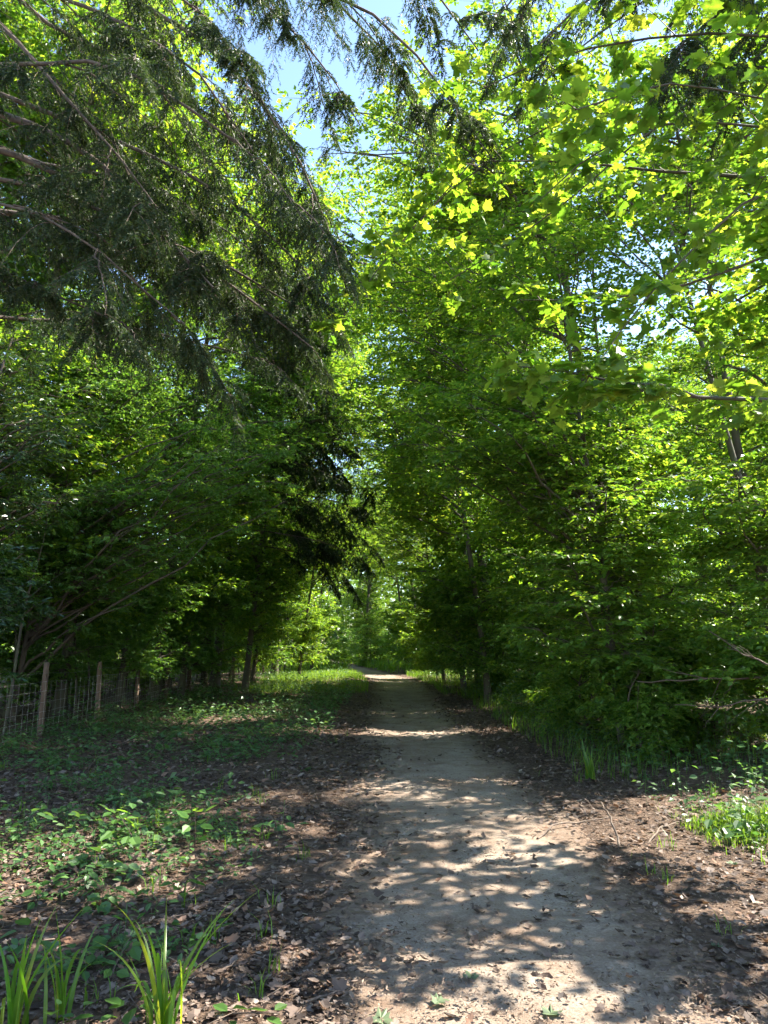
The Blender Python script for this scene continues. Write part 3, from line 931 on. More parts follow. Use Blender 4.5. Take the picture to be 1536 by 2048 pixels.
bush(51, 'leafy beech bush at the right edge above the fallen branches', 5.4, 9.3, 2.6, 1.35, singles=150)
bush(52, 'dark low bush behind the tuft of strap leaves on the right verge', 4.3, 11.4, 2.0, 1.2, singles=80)
bush(53, 'spreading bush between the low-sprayed beech and the verge', 4.0, 14.2, 2.0, 1.2)
bush(54, 'rounded bush beside the path just before the sunny bend', 3.8, 22.5, 2.4, 1.4, size=.09)
bush(55, 'bright yellow-green bush lit by the sun at the bend', 2.5, 34.5, 4.2, 1.8, 'maple', size=.13)
bush(56, 'deep shaded bush far back in the right-hand thicket', 7.2, 12.6, 3.0, 1.6)

for i, (x, y, h, sp, lab) in enumerate([(3.6, 10.2, 1.3, .9, 'low dark bush right behind the strap-leaf tuft at the verge'), (4.9, 10.9, 1.6, 1.1, 'low bush below the level fallen branch'),
                                       (3.5, 12.6, 1.4, 1.0, 'low bush crowding the verge before the spreading bush'), (6.3, 9.9, 1.5, 1.0, 'low bush at the right edge behind the crooked fallen branch'),
                                       (3.5, 16.8, 1.5, 1.1, 'low bush under the layered beech sprays by the path')]):
    bush(590 + i, lab, x, y, h, sp, nl=15, size=.08)

# ---- left: laurels, hazels and saplings behind the fence
forest_tree(61, 'glossy long-leaved laurel leaning over the fence at the left edge', -6.8, 10.8, 3.6, .05, [((-6.2, 10.5, 2.2), (1.2, 1.2, 1.3), 26)], (.4, 0),
            'laurel', 'laurel_shrub', 'bark', 160, 'shrub', True, 'lance', leaf='lance', size=.125, flat=.5, ns=8, nt=4, nleaf=6)
forest_tree(62, 'tall dark laurel rising behind the first fence post', -7.6, 12.3, 7.5, .08, [((-6.8, 12.2, 5.2), (1.9, 1.7, 2.4), 40)], (.8, 0),
            'laurel', 'laurel_shrub', 'bark', 60, 'shrub', True, 'lance', leaf='lance', size=.115, flat=.5, ns=8, nt=5, nleaf=6)
forest_tree(71, 'hazel with broad green sprays reaching over the fence towards the path', -7.9, 15.6, 9, .065,
            [((-5.2, 14.8, 4.4), (2.2, 2.0, 1.9), 44), ((-5.4, 15.2, 7.8), (2.6, 2.2, 1.8), 24), ((-3.3, 15.0, 5.4), (2.0, 1.7, 1.3), 24)], (1.2, 0), 'hazel', 'hazel_tree', 'bark', 60, size=.08)
mid_tree(0, 'tall hazel behind the two taller fence posts', -7.0, 19.2, PI + .1, .88, 'hazel', 'hazel_tree')
mid_tree(1, 'hazel leaning out over the far end of the fence', -7.2, 29, PI - .1, 1.0, 'hazel', 'hazel_tree')
mid_tree(2, 'tall dark tree deep behind the fence at the left edge', -9.4, 13.8, 2.2, 1.2, 'hazel', 'hazel_tree')
mid_tree(1, 'tall tree glowing yellow-green behind the near conifer boughs', -8.4, 15.0, PI + .1, 1.25, 'maple')
mid_tree(1, 'tall pale-crowned tree above the laurel at the left edge', -10.5, 16.5, PI - .3, 1.35, 'maple')
mid_tree(1, 'tree with a sunny crown rising above the left thicket', -7.8, 17.6, PI - .15, 1.1, 'maple')
mid_tree(1, 'tall beech with a pale green crown beyond the far conifer', -5.6, 37, PI + .2, 1.4, 'maple')
mid_tree(0, 'low leafy hazel with sunlit sprays drooping onto the far fence', -7.0, 33, PI, .7, 'maple', 'hazel_tree')
mid_tree(1, 'lofty hazel closing the canopy above the left thicket', -6.8, 21.5, PI + .25, 1.2, 'maple', 'hazel_tree')
mid_tree(0, 'hazel drooping over the wire just past the taller posts', -6.3, 22.6, PI - .1, .98, 'hazel', 'hazel_tree')
mid_tree(0, 'hazel wedged between the first conifer boughs and the tall fence posts', -8.6, 16.8, PI - .3, .95, 'hazel', 'hazel_tree')

# young stems behind the fence
rng = np.random.default_rng(80)
stem_T = []
for i in range(3):
    stem_T.append(broadleaf(81 + i, 4.6, .035, [((0, 0, 3.4), (1.2, 1.2, 1.5), 16)], (rng.normal(0, .5), rng.normal(0, .3)), size=.085, bend=.3, ns=8, nt=5))
stem_labels = ['behind the gap between the first two fence posts', 'just left of the second fence post', 'leaning thin between the second and third fence posts',
               'beside the third fence post', 'right behind the taller pair of fence posts', 'in the sunny gap beyond the taller posts',
               'behind the shaded stretch of wire past the taller posts', 'close to the far run of the fence', 'near the fence where it meets the bright leaves']
for i, (x, y, s) in enumerate([(-7.0, 13.6, 1), (-7.9, 15.6, 1.1), (-7.2, 17.2, .95), (-7.5, 18.6, 1.05), (-7.9, 22.3, 1.1), (-7.3, 24.2, 1), (-7.7, 26.5, 1.1), (-7.2, 31.5, 1), (-7.0, 35.5, 1.1)]):
    if i < 3:
        r = plant_tree('sapling', 'bare slender sapling ' + stem_labels[i], 'sapling', (x, y), stem_T[i], M['hazel'], M['beech_bark'], 'saplings behind the fence', limb_parts=False)
        stem_T[i] = r
    else:
        copy_tree(stem_T[i % 3], 'bare slender sapling ' + stem_labels[i], (x, y, float(surf(x, y))), i * 1.7, s, 'saplings behind the fence')

# ---- woodland further back: prototypes and their copies
WOOD = {
    'r': ('broadleaf tree standing in the depths of the wood on the right', 'trees deep in the wood on the right'),
    'l': ('broadleaf tree standing in the depths of the wood behind the fence', 'trees deep behind the fence'),
    'e': ('distant broadleaf tree closing the view where the path bends away', 'distant trees at the bend'),
}
spots = [
    ('r', 11, 24.8, .8), ('r', 13.5, 22, .65), ('r', 8.6, 25, .95), ('r', 13.5, 26, 1.0), ('r', 10.5, 30, 1.0), ('r', 17, 45, 1.3), ('r', 17, 33, 1.2),
    ('l', -11, 19.5, 1.0), ('l', -12.5, 26, 1.15), ('l', -10, 34, 1.1), ('l', -15.5, 22, 1.25), ('l', -15, 34, 1.3), ('l', -13, 14, 1.1), ('l', -10.5, 43, 1.2), ('l', -10.6, 27, .9),
    ('e', 9.5, 47, 1.0), ('e', 3.5, 60, 1.3), ('e', -1.5, 64, 1.4), ('e', -9.5, 58, 1.2), ('e', -14, 54, 1.3), ('e', 12, 54, 1.5), ('e', -3.0, 80, 1.6),
    ('e', 4, 70, 1.6), ('e', -17, 72, 1.5), ('e', 13, 60, 1.5), ('e', -11.5, 84, 1.6), ('e', -6.5, 96, 1.6),
]
for i, (k, x, y, s) in enumerate(spots):
    mid_tree([2, 2, 1][i % 3], WOOD[k][0], x, y, i * 2.1, s, ['beech', 'beech', 'hazel', 'maple'][i % 4] if k != 'l' else ['hazel', 'beech'][i % 2], 'woodland_tree', WOOD[k][1])

# understorey bushes deeper in, copies of two bushes
ub = [bush(57, 'wild bush in the shade behind the trees on the right', 8.4, 17.5, 2.8, 1.8, 'beech', size=.10),
      bush(58, 'wild bush in the shade behind the wire fence', -8.8, 19.0, 2.6, 1.7, 'hazel', size=.10)]
for o, gname in zip(ub, ('bushes deep on the right', 'bushes behind the fence')):
    o['group'] = gname
for i, (x, y, s) in enumerate([(6.3, 18.5, 1), (6.0, 24.5, 1.1), (9.0, 22, 1.2), (6.2, 28, 1.2), (10, 28, 1.4), (9.6, 13.2, 1.1), (5.0, 28.5, .9)]):
    copy_tree(ub[0], ub[0]['label'], (x, y, float(surf(x, y))), i * 2.3, s, ub[0]['group'])
for i, (x, y, s) in enumerate([(-9.0, 14.5, 1.1), (-10.2, 23.5, 1.2), (-8.8, 28, 1.1), (-11.5, 16, 1.3), (-8.6, 33.5, 1.2), (-9.2, 39, 1.3), (-12.5, 31, 1.4), (-8.4, 24.5, .8)]):
    copy_tree(ub[1], ub[1]['label'], (x, y, float(surf(x, y))), i * 1.9, s, ub[1]['group'])
far_spots = [(-3.2, 50, 1.0), (3.0, 41, 1.1), (-1.0, 55, 1.2), (2.2, 49, 1.3), (-9.0, 58, 1.3), (-4.6, 62, 1.2), (-9.4, 80, 1.6), (-3.0, 74, 1.4), (-7.5, 47, 1.1), (6.5, 48, 1.4), (2.5, 62, 1.8), (0.5, 84, 2.2), (4.5, 88, 2.4), (-1.8, 94, 2.2), (-13, 92, 2.4), (7.5, 66, 2.0)]
for i, (x, y, s) in enumerate(far_spots):
    copy_tree(ub[i % 2], 'distant bush crowding the far winding part of the path', (x, y, float(surf(x, y))), i * 1.3, s, 'bushes by the far path')

# the wood beyond, one mass
rng = np.random.default_rng(101)
n = 46000
side = rng.random(n) ** .6
y = rng.uniform(10, 150, n)
x = np.where(side < .3, -20 - rng.random(n) * 14, np.where(side < .6, 17 + rng.random(n) * 14, rng.uniform(-60, 60, n)))
y = np.where(side >= .6, rng.uniform(100, 120, n), y)
hmax = 11 + 6 * vnoise(x, y, 6, 21) + np.where(side >= .6, 10, 0) - np.where((side >= .3) & (side < .6), 5, 0)
z = rng.random(n) ** 1.3 * hmax
P = np.stack([x, y, z], -1)
X = norm(rng.normal(0, 1, (n, 3)))
N = norm(rng.normal(0, 1, (n, 3)))
g = Geo().add(*inst(*KITE, P, X, N, rng.uniform(.6, 1.3, n)), 0)
tag(link('far_woodland', g.mesh('far_woodland', [M['beech']])), 'mass of distant green woodland behind all the trees', 'woodland', kind='stuff')

# ------------------------------------------------------------------ wire fence on the left
def build_fence():
    px = [(80, 1471, 1.32), (194, 1441, 1.26), (272, 1414, 1.26), (333, 1395, 1.52), (376, 1384, 1.5)]
    pts = [(-6.05, 9.6, 1.28)]
    for a, b, h in px:
        g0 = ground_pix(a, b)
        pts.append((g0[0], g0[1], h))
    x0, y0 = pts[-1][0], pts[-1][1]
    for k in range(1, 9):
        yy = y0 + k * 3.1
        pts.append((x0 + .085 * k * 1.6, yy, 1.26 + .05 * math.sin(k * 2.3)))
    root = thing('wire_fence', 'wire stock fence on wooden posts along the left side', 'fence', (pts[0][0], pts[0][1], float(surf(*pts[0][:2]))))
    base = np.array(root.location)
    rng = np.random.default_rng(7)
    B = []
    for i, (x, y, h) in enumerate(pts):
        z0 = float(surf(x, y))
        r = .055 if i not in (4, 5) else .075
        lx, ly = rng.normal(0, .025, 2)
        k = np.linspace(0, 1, 9)
        P = np.stack([x + lx * k, y + ly * k, z0 - .25 + (h + .25) * k], -1) - base
        P[-1] = P[-2] + (P[-1] - P[-2]) * .98
        R = r * (1 + .05 * rng.normal(0, 1, 9)); R[-1] *= .82
        g = Geo().add(*tubes(P[None], R[None], 12), 0, True)
        top = len(g.v[0]) - 12
        g.f.append((np.array([list(range(top, top + 12))]), 0, False))
        link('post', g.mesh('post', [M['post']]), root)
        B.append((x, y, z0))
    B = np.array(B)
    hs = [.08, .2, .32, .46, .62, .8, .98, 1.13]
    off = np.array([.07, 0, 0])
    for j, h in enumerate(hs):
        P = []
        for i in range(len(B) - 1):
            for t in np.linspace(0, 1, 6)[:-1]:
                p = B[i] * (1 - t) + B[i + 1] * t
                P.append(p + off + [0.01 * rng.normal(), 0, h - .03 * math.sin(t * math.pi) * (j > 5) + .006 * rng.normal()])
        P.append(B[-1] + off + [0, 0, h])
        P = np.array(P) - base
        g = Geo().add(*tubes(P[None], np.full((1, len(P)), .0021), 4), 0, True)
        link('wire', g.mesh('wire', [M['wire']]), root)
    SP_, SR = [], []
    for i in range(len(B) - 1):
        Lg = np.linalg.norm(B[i + 1] - B[i])
        m = int(Lg / .2)
        for t in (np.arange(m) + .5) / m:
            p = B[i] * (1 - t) + B[i + 1] * t + off - base
            SP_.append([p + [0, 0, .08], p + [.008 * rng.normal(), .01 * rng.normal(), .5], p + [0, 0, .98]])
            SR.append([.0016] * 3)
    o = link('stay_wires', Geo().add(*tubes(np.array(SP_), np.array(SR), 3), 0).mesh('stay_wires', [M['wire']]), root)
    o['kind'] = 'stuff'
    return root


build_fence()

# thin pole far down the path
p = ground_pix(683, 1317)
g = Geo()
zz = np.linspace(0, 2.4, 6)
g.add(*tubes(np.stack([0 * zz, 0 * zz, zz - .05], -1)[None], np.full((1, 6), .04), 8), 0, True)
root = thing('marker_pole', 'thin grey metal pole far away beside the winding path', 'pole', (p[0], p[1], float(surf(p[0], p[1]))))
link('shaft', g.mesh('shaft', [M['pole']]), root)
link('cap', Geo().add(*tubes(np.array([[[0, 0, 2.33], [0, 0, 2.37], [0, 0, 2.40], [0, 0, 2.41]]]), np.array([[.055, .055, .04, .002]]), 8), 0, True).mesh('cap', [M['pole']]), root)


# ------------------------------------------------------------------ forest floor: dead leaves, debris, herbs, grass
def scatter(rng, n, y0, y1, x0=-9, x1=9, power=1.0):
    """points inside the camera's wedge of ground"""
    u = rng.random(n)
    y = y0 * (y1 / y0) ** u if power == 0 else (y0 ** power + u * (y1 ** power - y0 ** power)) ** (1 / power)
    x = rng.uniform(-1, 1, n) * (y * .60 + .5)
    k = (x > x0) & (x < x1)
    return x[k], y[k]


def litter():
    rng = np.random.default_rng(201)
    x, y = scatter(rng, 230000, 2.6, 36, -7, 6, .6)
    d = x - cx(y)
    ad = np.abs(d)
    ad = ad + .5 * (vnoise(x, y, .9, 33) - .5) + .25 * (vnoise(x, y, .3, 34) - .5)
    w = .07 + .93 * sstep(.5, 1.15, ad)
    w = w * (.35 + .65 * sstep(.3, .62, vnoise(x, y, .8, 31)))
    w = w * np.where(d > 2.6, .5, 1)
    k = rng.random(len(x)) < w
    x, y = x[k], y[k]
    n = len(x)
    z = surf(x, y) + rng.random(n) ** 2 * .035 + .003
    P = np.stack([x, y, z], -1)
    a = rng.uniform(0, 2 * np.pi, n)
    X = norm(np.stack([np.cos(a), np.sin(a), rng.normal(0, .22, n)], -1))
    N = norm(UP + rng.normal(0, .32, (n, 3)))
    N[rng.random(n) < .4] *= -1
    S = .018 + .062 * rng.random(n) ** 1.9
    # the nearest, largest ones are objects of their own
    px, py, zc = project(P)
    ok = (px > 0) & (px < 1536) & (py < 2048)
    sz = np.where(ok, S / zc, 0)
    idx = np.argsort(-sz)[:280]
    kinds = []
    for tv, tf in (OAK, CURL, MAPLE):
        kinds.append(Geo().add(tv, tf, 0).mesh('dead_leaf', [M['dead']]))
    P[:, 2] = surf(P[:, 0], P[:, 1]) + .004 + .02 * rng.random(n)
    for j, i in enumerate(idx):
        o = bpy.data.objects.new('dead_leaf', kinds[[0, 1, 0, 1, 2][j % 5]])
        COL.objects.link(o)
        o.parent = GROUND
        xs = X[i]; ys = norm(np.cross(N[i], xs)); zs = np.cross(xs, ys)
        s = S[i]
        m = Matrix.Identity(4)
        for r in range(3):
            m[r][0], m[r][1], m[r][2], m[r][3] = xs[r] * s, ys[r] * s, zs[r] * s, P[i, r]
        o.matrix_local = m
    keep = np.ones(n, bool); keep[idx] = False
    near = keep & (y < 4.6)
    far = keep & (y >= 4.6)
    g = Geo()
    sp = rng.random(n) < .4
    g.add(*inst(*CURL, P[near & sp], X[near & sp], N[near & sp], S[near & sp]), 0)
    g.add(*inst(*OAK, P[near & ~sp], X[near & ~sp], N[near & ~sp], S[near & ~sp]), 0)
    mid = far & (y < 9)
    far = far & (y >= 9)
    crumple = ([(0, 0, .1), (.35, -.28, .02), (1, .05, .2), (.45, .3, .16)], [(0, 1, 3), (1, 2, 3)])
    g.add(*inst(*crumple, P[mid], X[mid], N[mid], S[mid] * 1.1), 0)
    g.add(*inst(*crumple, P[far], X[far], N[far], S[far] * 1.3), 0)
    tag(link('leaf_litter', g.mesh('leaf_litter', [M['dead']])), 'brown fallen leaves lying along both sides of the path', 'leaf litter', kind='stuff')


litter()


def debris():
    rng = np.random.default_rng(202)
    x, y = scatter(rng, 170000, 2.6, 26, -3, 4, .7)
    d = np.abs(x - cx(y))
    w = np.where(d < 1.3, .15 + .85 * sstep(.38, .62, vnoise(x, y, .7, 41) * .7 + .3 * vnoise(x, y, .2, 42)), .6)
    k = (rng.random(len(x)) < w) & (d < 2)
    x, y = x[k], y[k]
    n = len(x)
    P = np.stack([x, y, surf(x, y) + .008 + .008 * rng.random(n)], -1)
    a = rng.uniform(0, 2 * np.pi, n)
    X = norm(np.stack([np.cos(a), np.sin(a), rng.normal(0, .3, n)], -1))
    N = norm(UP + rng.normal(0, .5, (n, 3)))
    bit = ([(0, 0, 0), (.5, -.16, .03), (1, 0, .06), (.5, .16, .03)], [(0, 1, 2, 3)])
    g = Geo().add(*inst(*bit, P, X, N, rng.uniform(.009, .032, n)), 0)
    tag(link('path_debris', g.mesh('path_debris', [M['chaff']])), 'small brown bud scales and chaff strewn over the path', 'debris', kind='stuff')


debris()


def twiglets():
    rng = np.random.default_rng(206)
    x, y = scatter(rng, 5200, 2.7, 18, -6, 6, .6)
    d = np.abs(x - cx(y))
    k = rng.random(len(x)) < np.where(d < .9, .12, 1)
    x, y = x[k], y[k]
    n = len(x)
    a = rng.uniform(0, 2 * np.pi, n)
    L = .04 + .22 * rng.random(n) ** 2.5
    t = np.linspace(-.5, .5, 4)
    px = x[:, None] + np.cos(a)[:, None] * L[:, None] * t + rng.normal(0, .006, (n, 4))
    py = y[:, None] + np.sin(a)[:, None] * L[:, None] * t + rng.normal(0, .006, (n, 4))
    pz = surf(px, py) + .012 + rng.random((n, 1)) * .02 + rng.normal(0, .006, (n, 4))
    g = Geo().add(*tubes(np.stack([px, py, pz], -1), (.0012 + .003 * rng.random(n) ** 2)[:, None] * np.array([1, .9, .8, .5])[None], 4), 0, True)
    tag(link('twig_litter', g.mesh('twig_litter', [M['deadwood']])), 'small broken twigs scattered through the dead leaves', 'twigs', kind='stuff')
    m = 1500
    x, y = scatter(rng, m, 2.7, 14, -2, 4, .6)
    k = np.abs(x - cx(y)) < 1.25
    x, y = x[k], y[k]
    n = len(x)
    ico = np.array([(1, 0, 0), (-1, 0, 0), (0, 1, 0), (0, -1, 0), (0, 0, 1), (0, 0, -.6), (.6, .6, .5), (-.6, -.5, .5)])
    fac = np.array([(0, 6, 4), (6, 2, 4), (2, 1, 4), (1, 7, 4), (7, 3, 4), (3, 0, 4), (0, 2, 6), (1, 3, 7)])
    sz = .003 + .011 * rng.random(n) ** 4
    P = np.stack([x, y, surf(x, y) + .004], -1)
    az = rng.uniform(0, 6.28, n)
    X = np.stack([np.cos(az), np.sin(az), 0 * az], -1)
    g = Geo().add(*inst(ico * [1, .8, .6], fac, P, X, norm(UP + rng.normal(0, .3, (n, 3))), sz), 0, True)
    tag(link('pebbles', g.mesh('pebbles', [M['stone']])), 'small pebbles lying on the sandy path', 'pebbles', kind='stuff')


twiglets()


def herbs():
    rng = np.random.default_rng(203)
    x, y = scatter(rng, 24000, 2.8, 38, -7, 7, .7)
    d = x - cx(y)
    left = d < 0
    dens = sstep(.35, .75, .6 * vnoise(x, y, 1.1, 51) + .4 * vnoise(x, y, .35, 53))
    band = sstep(9, 14, y)
    wl = np.where(left, sstep(1.5, 2.1, -d) * (.75 * dens + .95 * band * sstep(.3, .45, vnoise(x, y, 1.9, 52)) ), sstep(1.75, 2.6, d) * (.7 * dens + .75 * band + .3 * sstep(6.5, 9, y)))
    k = rng.random(len(x)) < wl
    x, y = x[k], y[k]
    n = len(x)
    ps = np.exp(rng.normal(-.15, .4, n))
    h = ps * rng.uniform(.03, .2, n) * (1 + .7 * sstep(10, 16, y)) * np.where(x > cx(y), 2.2, 1)
    m = 9
    base = np.stack([x, y, surf(x, y)], -1)
    az = rng.uniform(0, 2 * np.pi, (n, m))
    t = rng.uniform(.3, 1, (n, m))
    rad = rng.uniform(.02, .2, (n, m)) * ps[:, None]
    hd = np.stack([np.cos(az), np.sin(az), 0 * az], -1)
    P = base[:, None] + hd * rad[..., None] * .5 + (h[:, None] * t)[..., None] * UP
    X = norm(hd + UP * rng.normal(-.1, .3, (n, m, 1)))
    N = norm(UP + rng.normal(0, .35, (n, m, 3)))
    S = np.clip(rng.uniform(.025, .06, (n, m)) * ps[:, None] * (1 + .03 * y[:, None]), .015, .11)
    g = Geo()
    f = lambda a: a.reshape(-1, a.shape[-1])
    nr = np.repeat(y < 7, m)
    g.add(*inst(*OVATE, f(P)[nr], f(X)[nr], f(N)[nr], S.reshape(-1)[nr]), 0)
    g.add(*inst(*KITE, f(P)[~nr], f(X)[~nr], f(N)[~nr], S.reshape(-1)[~nr]), 0)
    tp = base[:, None] + np.array([0, .5, 1])[None, :, None] * (h[:, None, None] * UP) + rng.normal(0, .01, (n, 3, 3))
    tk = y < 9
    g.add(*tubes(tp[tk], np.full((tk.sum(), 3), .002), 3), 0)
    tag(link('ground_cover', g.mesh('ground_cover', [M['herb']])), 'low ivy, nettle and herb cover on the verges', 'ground cover', kind='stuff')


herbs()


def grass_mass(name, label, seed, n, area, hr, w=.006):
    rng = np.random.default_rng(seed)
    x, y, wgt = area(rng, n)
    n = len(x)
    h = rng.uniform(hr[0], hr[1], n) * wgt
    base = np.stack([x, y, surf(x, y) - .01], -1)
    az = rng.uniform(0, 2 * np.pi, n)
    hd = np.stack([np.cos(az), np.sin(az), 0 * az], -1)
    sd = np.stack([-np.sin(az), np.cos(az), 0 * az], -1)
    bd = rng.uniform(.1, .7, n)[:, None]
    hh = h[:, None]
    ww = w * rng.uniform(.6, 1.3, n)[:, None] * (1 + .02 * y[:, None])
    p0, p1, p2 = base, base + UP * hh * .55 + hd * hh * bd * .25, base + UP * hh * (1 - .3 * bd) + hd * hh * bd
    V = np.stack([p0 - sd * ww * .5, p0 + sd * ww * .5, p1 - sd * ww * .45, p1 + sd * ww * .45, p2], 1)
    i = np.arange(n)[:, None] * 5
    g = Geo()
    g.add(V.reshape(-1, 3), i + np.array([[0, 1, 3, 2]]), 0)
    g.f.append((i + np.array([[2, 3, 4]]), 0, False))
    tag(link(name, g.mesh(name, [M['grass']])), label, 'grass', kind='stuff')


def verge_area(rng, n):
    cxs = np.repeat(np.stack(scatter(rng, 190, 3, 20, -6, 6, .7), -1), 9, 0)
    cxs = cxs + rng.normal(0, .035, cxs.shape)
    x = np.concatenate([rng.uniform(-5.5, 0, n // 2), rng.uniform(1.2, 6, n // 2)])
    y = np.concatenate([rng.uniform(25, 60, n // 2), rng.uniform(9, 60, n // 2)])
    d = x - cx(y)
    k = (np.abs(d) > 1.25) & (vnoise(x, y, 1.3, 61) > np.where(d > 0, .38, .3))
    k &= ~((d > 0) & (y < 24) & (d < 1.7))
    k &= ~((d > 0) & (d > 4.4))
    ks = np.abs(cxs[:, 0] - cx(cxs[:, 1])) > 1.2
    return np.concatenate([x[k], cxs[ks, 0]]), np.concatenate([y[k], cxs[ks, 1]]), np.concatenate([np.ones(k.sum()), np.full(ks.sum(), .5)])


grass_mass('verge_grass', 'rough grass along the path edges towards the bend', 204, 60000, verge_area, (.12, .42))

def far_area(rng, n):
    x = rng.uniform(-18, 12, n); y = rng.uniform(42, 96, n)
    k = np.abs(x - cx(y)) > 1.15
    return x[k], y[k], np.ones(k.sum())


grass_mass('distant_grass', 'tall grass and weeds around the far winding end of the path', 207, 17000, far_area, (.3, .9), .03)

# grass tuft at the right edge, in the sun
def tuft_area(rng, n):
    c = ground_pix(1495, 1660)
    x = c[0] + rng.normal(0, .33, n); y = c[1] + rng.normal(0, .28, n)
    k = (x > c[0] - .5)
    x, y = x[k], y[k]
    r2 = ((x - c[0] - .1) / .45) ** 2 + ((y - c[1]) / .4) ** 2
    return x, y, (.35 + .75 * np.exp(-r2)) * rng.uniform(.5, 1.15, len(x))


grass_mass('grass_tuft', 'bright green tuft of fine grass at the right edge', 205, 2600, tuft_area, (.1, .34), .005)


# clumps of strap leaves
def strap_clump(seed, label, base, n, hmax, spread=.5, width=.024):
    rng = np.random.default_rng(seed)
    root = thing('iris_clump', label, 'plant', base)
    for i in range(n):
        az = rng.uniform(0, 2 * np.pi)
        h = hmax * rng.uniform(.5, 1.05)
        ln = spread * rng.uniform(.1, 1.0) * h
        curl = rng.uniform(.0, .35) if rng.random() < .7 else rng.uniform(.5, .9)
        k = np.linspace(0, 1, 11)
        hd = np.array([math.cos(az), math.sin(az), 0])
        P = rng.normal(0, .03, 3) * [1, 1, 0] + hd * (ln * k ** 1.7)[:, None] + UP * (h * (k - curl * k ** 3 * .8))[:, None]
        fa = rng.uniform(0, np.pi)
        sd = np.array([math.cos(fa), math.sin(fa), 0])
        w = width * rng.uniform(.7, 1.2) * np.clip((1 - k ** 2.4), 0.02, 1) * (.6 + .4 * np.minimum(1, k * 5))
        nrm = norm(np.cross(sd, norm(np.gradient(P, axis=0))))
        V = np.stack([P - sd * w[:, None] * .5, P + nrm * w[:, None] * .14, P + sd * w[:, None] * .5], 1).reshape(-1, 3)
        j = np.arange(10)[:, None] * 3
        q = np.concatenate([j + [[0, 1, 4, 3]], j + [[1, 2, 5, 4]]])
        link('leaf', Geo().add(V, q, 0, True).mesh('leaf', [M['iris']]), root)
    return root


def gb(px, py):
    p = ground_pix(px, py)
    return (p[0], p[1], float(surf(p[0], p[1])) - .01)


strap_clump(301, 'clump of glowing green strap leaves at the bottom edge, arching to the right', gb(325, 2070), 22, .68, .75, .022)
strap_clump(302, 'clump of strap leaves cut by the bottom left corner', gb(20, 2060), 13, .55, .6, .022)
strap_clump(303, 'darker clump of upright strap leaves between the two bright clumps', gb(120, 2030), 9, .62, .5)
strap_clump(304, 'dark tuft of strap leaves on the right verge with two sunlit blades', gb(1180, 1560), 22, .58, .8)


# broad-leaved seedlings near the camera: each with leaf objects
def seedling(seed, label, base, n, h, size, spread, kind='ovate', mat='hazel', name='seedling'):
    rng = np.random.default_rng(seed)
    root = thing(name, label, 'plant', base)
    k = np.linspace(0, 1, 8)
    bx, by = rng.normal(0, spread * .5, 2)
    P = np.stack([bx * k ** 1.5, by * k ** 1.5, h * k], -1)
    link('stem', Geo().add(*tubes(P[None], (.005 * (1 - .7 * k))[None], 5), 0, True).mesh('stem', [M['twig']]), root)
    me = leaf_mesh(kind, M[mat])
    for i in range(n):
        t = .25 + .75 * (i + .5) / n
        p = np.array([np.interp(t, k, P[:, j]) for j in range(3)])
        az = i * 2.4 + rng.normal(0, .4)
        o = bpy.data.objects.new('leaf', me)
        COL.objects.link(o)
        o.parent = root
        X = norm(np.array([math.cos(az), math.sin(az), rng.normal(-.05, .25)]))
        N = norm(UP + rng.normal(0, .25, 3))
        Y = norm(np.cross(N, X)); Z = np.cross(X, Y)
        s = size * rng.uniform(.6, 1.15)
        p = p + X * spread * rng.uniform(0.05, .5) * (1 - .4 * t)
        m = Matrix.Identity(4)
        for r in range(3):
            m[r][0], m[r][1], m[r][2], m[r][3] = X[r] * s, Y[r] * s, Z[r] * s, p[r]
        o.matrix_local = m
    return root


seedling(401, 'low spreading seedling with large soft leaves amid the leaf litter', gb(270, 1690), 14, .30, .14, .5)
seedling(402, 'leafy seedling beside the large-leaved one, closer to the path', gb(390, 1690), 12, .34, .12, .35)
seedling(403, 'small pale seedling in the sunny strip of dead leaves', gb(70, 1800), 9, .16, .09, .25)
seedling(404, 'yellow-green seedling sunlit in front of the large-leaved seedlings', gb(365, 1790), 12, .18, .085, .3)
seedling(405, 'pair of pale leaves rising by the bottom left corner clump', gb(215, 1960), 8, .16, .09, .3)
seedling(406, 'seedling with round pale leaves right of the glowing strap leaves', gb(440, 2030), 10, .10, .085, .35)
seedling(407, 'low leafy seedling hugging the bottom edge between strap clumps', gb(235, 2040), 12, .10, .10, .4)
seedling(408, 'broad-leaved plant growing through the bright grass tuft', gb(1480, 1650), 10, .34, .13, .35)
seedling(409, 'single upright weed beside the litter at the left path edge', gb(560, 1720), 8, .34, .07, .15, 'lance')
seedling(410, 'bramble shoot with pale glossy leaves behind the right strap tuft', gb(1330, 1540), 14, .5, .10, .5, 'ovate', 'laurel')

# a few fresh green leaves dropped on the path
tv = np.array(MAPLE[0])
tv[:, 2] = .35 * tv[:, 1] ** 2 + .25 * (tv[:, 0] - .4) ** 2 + .06 * np.sin(tv[:, 0] * 9 + tv[:, 1] * 7)
me = Geo().add(tv, MAPLE[1], 0).mesh('fallen_leaf', [M['fallen']])
for i, (px, py, s, lab) in enumerate([(865, 1998, .11, 'fresh green leaf lying at the shaded left side of the near path'), (945, 1955, .10, 'green leaf on the path beside a patch of sun'),
                                      (1110, 2020, .12, 'large pale green leaf lying on the path at the bottom edge'), (750, 2035, .13, 'green leaf lying left of the path by the bottom edge'),
                                      (1465, 1725, .10, 'blue-green leaf lying in the right-hand leaf litter'), (1440, 1890, .09, 'little green leaf near the right edge of the path')]):
    p = gb(px, py)
    o = tag(link('fallen_leaf', me, None, (p[0], p[1], p[2] + .02)), lab, 'leaf', 'fresh leaves dropped on the ground')
    o.scale = (s * .72, s * .72, s * .9)
    o.rotation_euler = (.12 * math.sin(i * 3), .1 * math.cos(i * 2), i * 1.9)


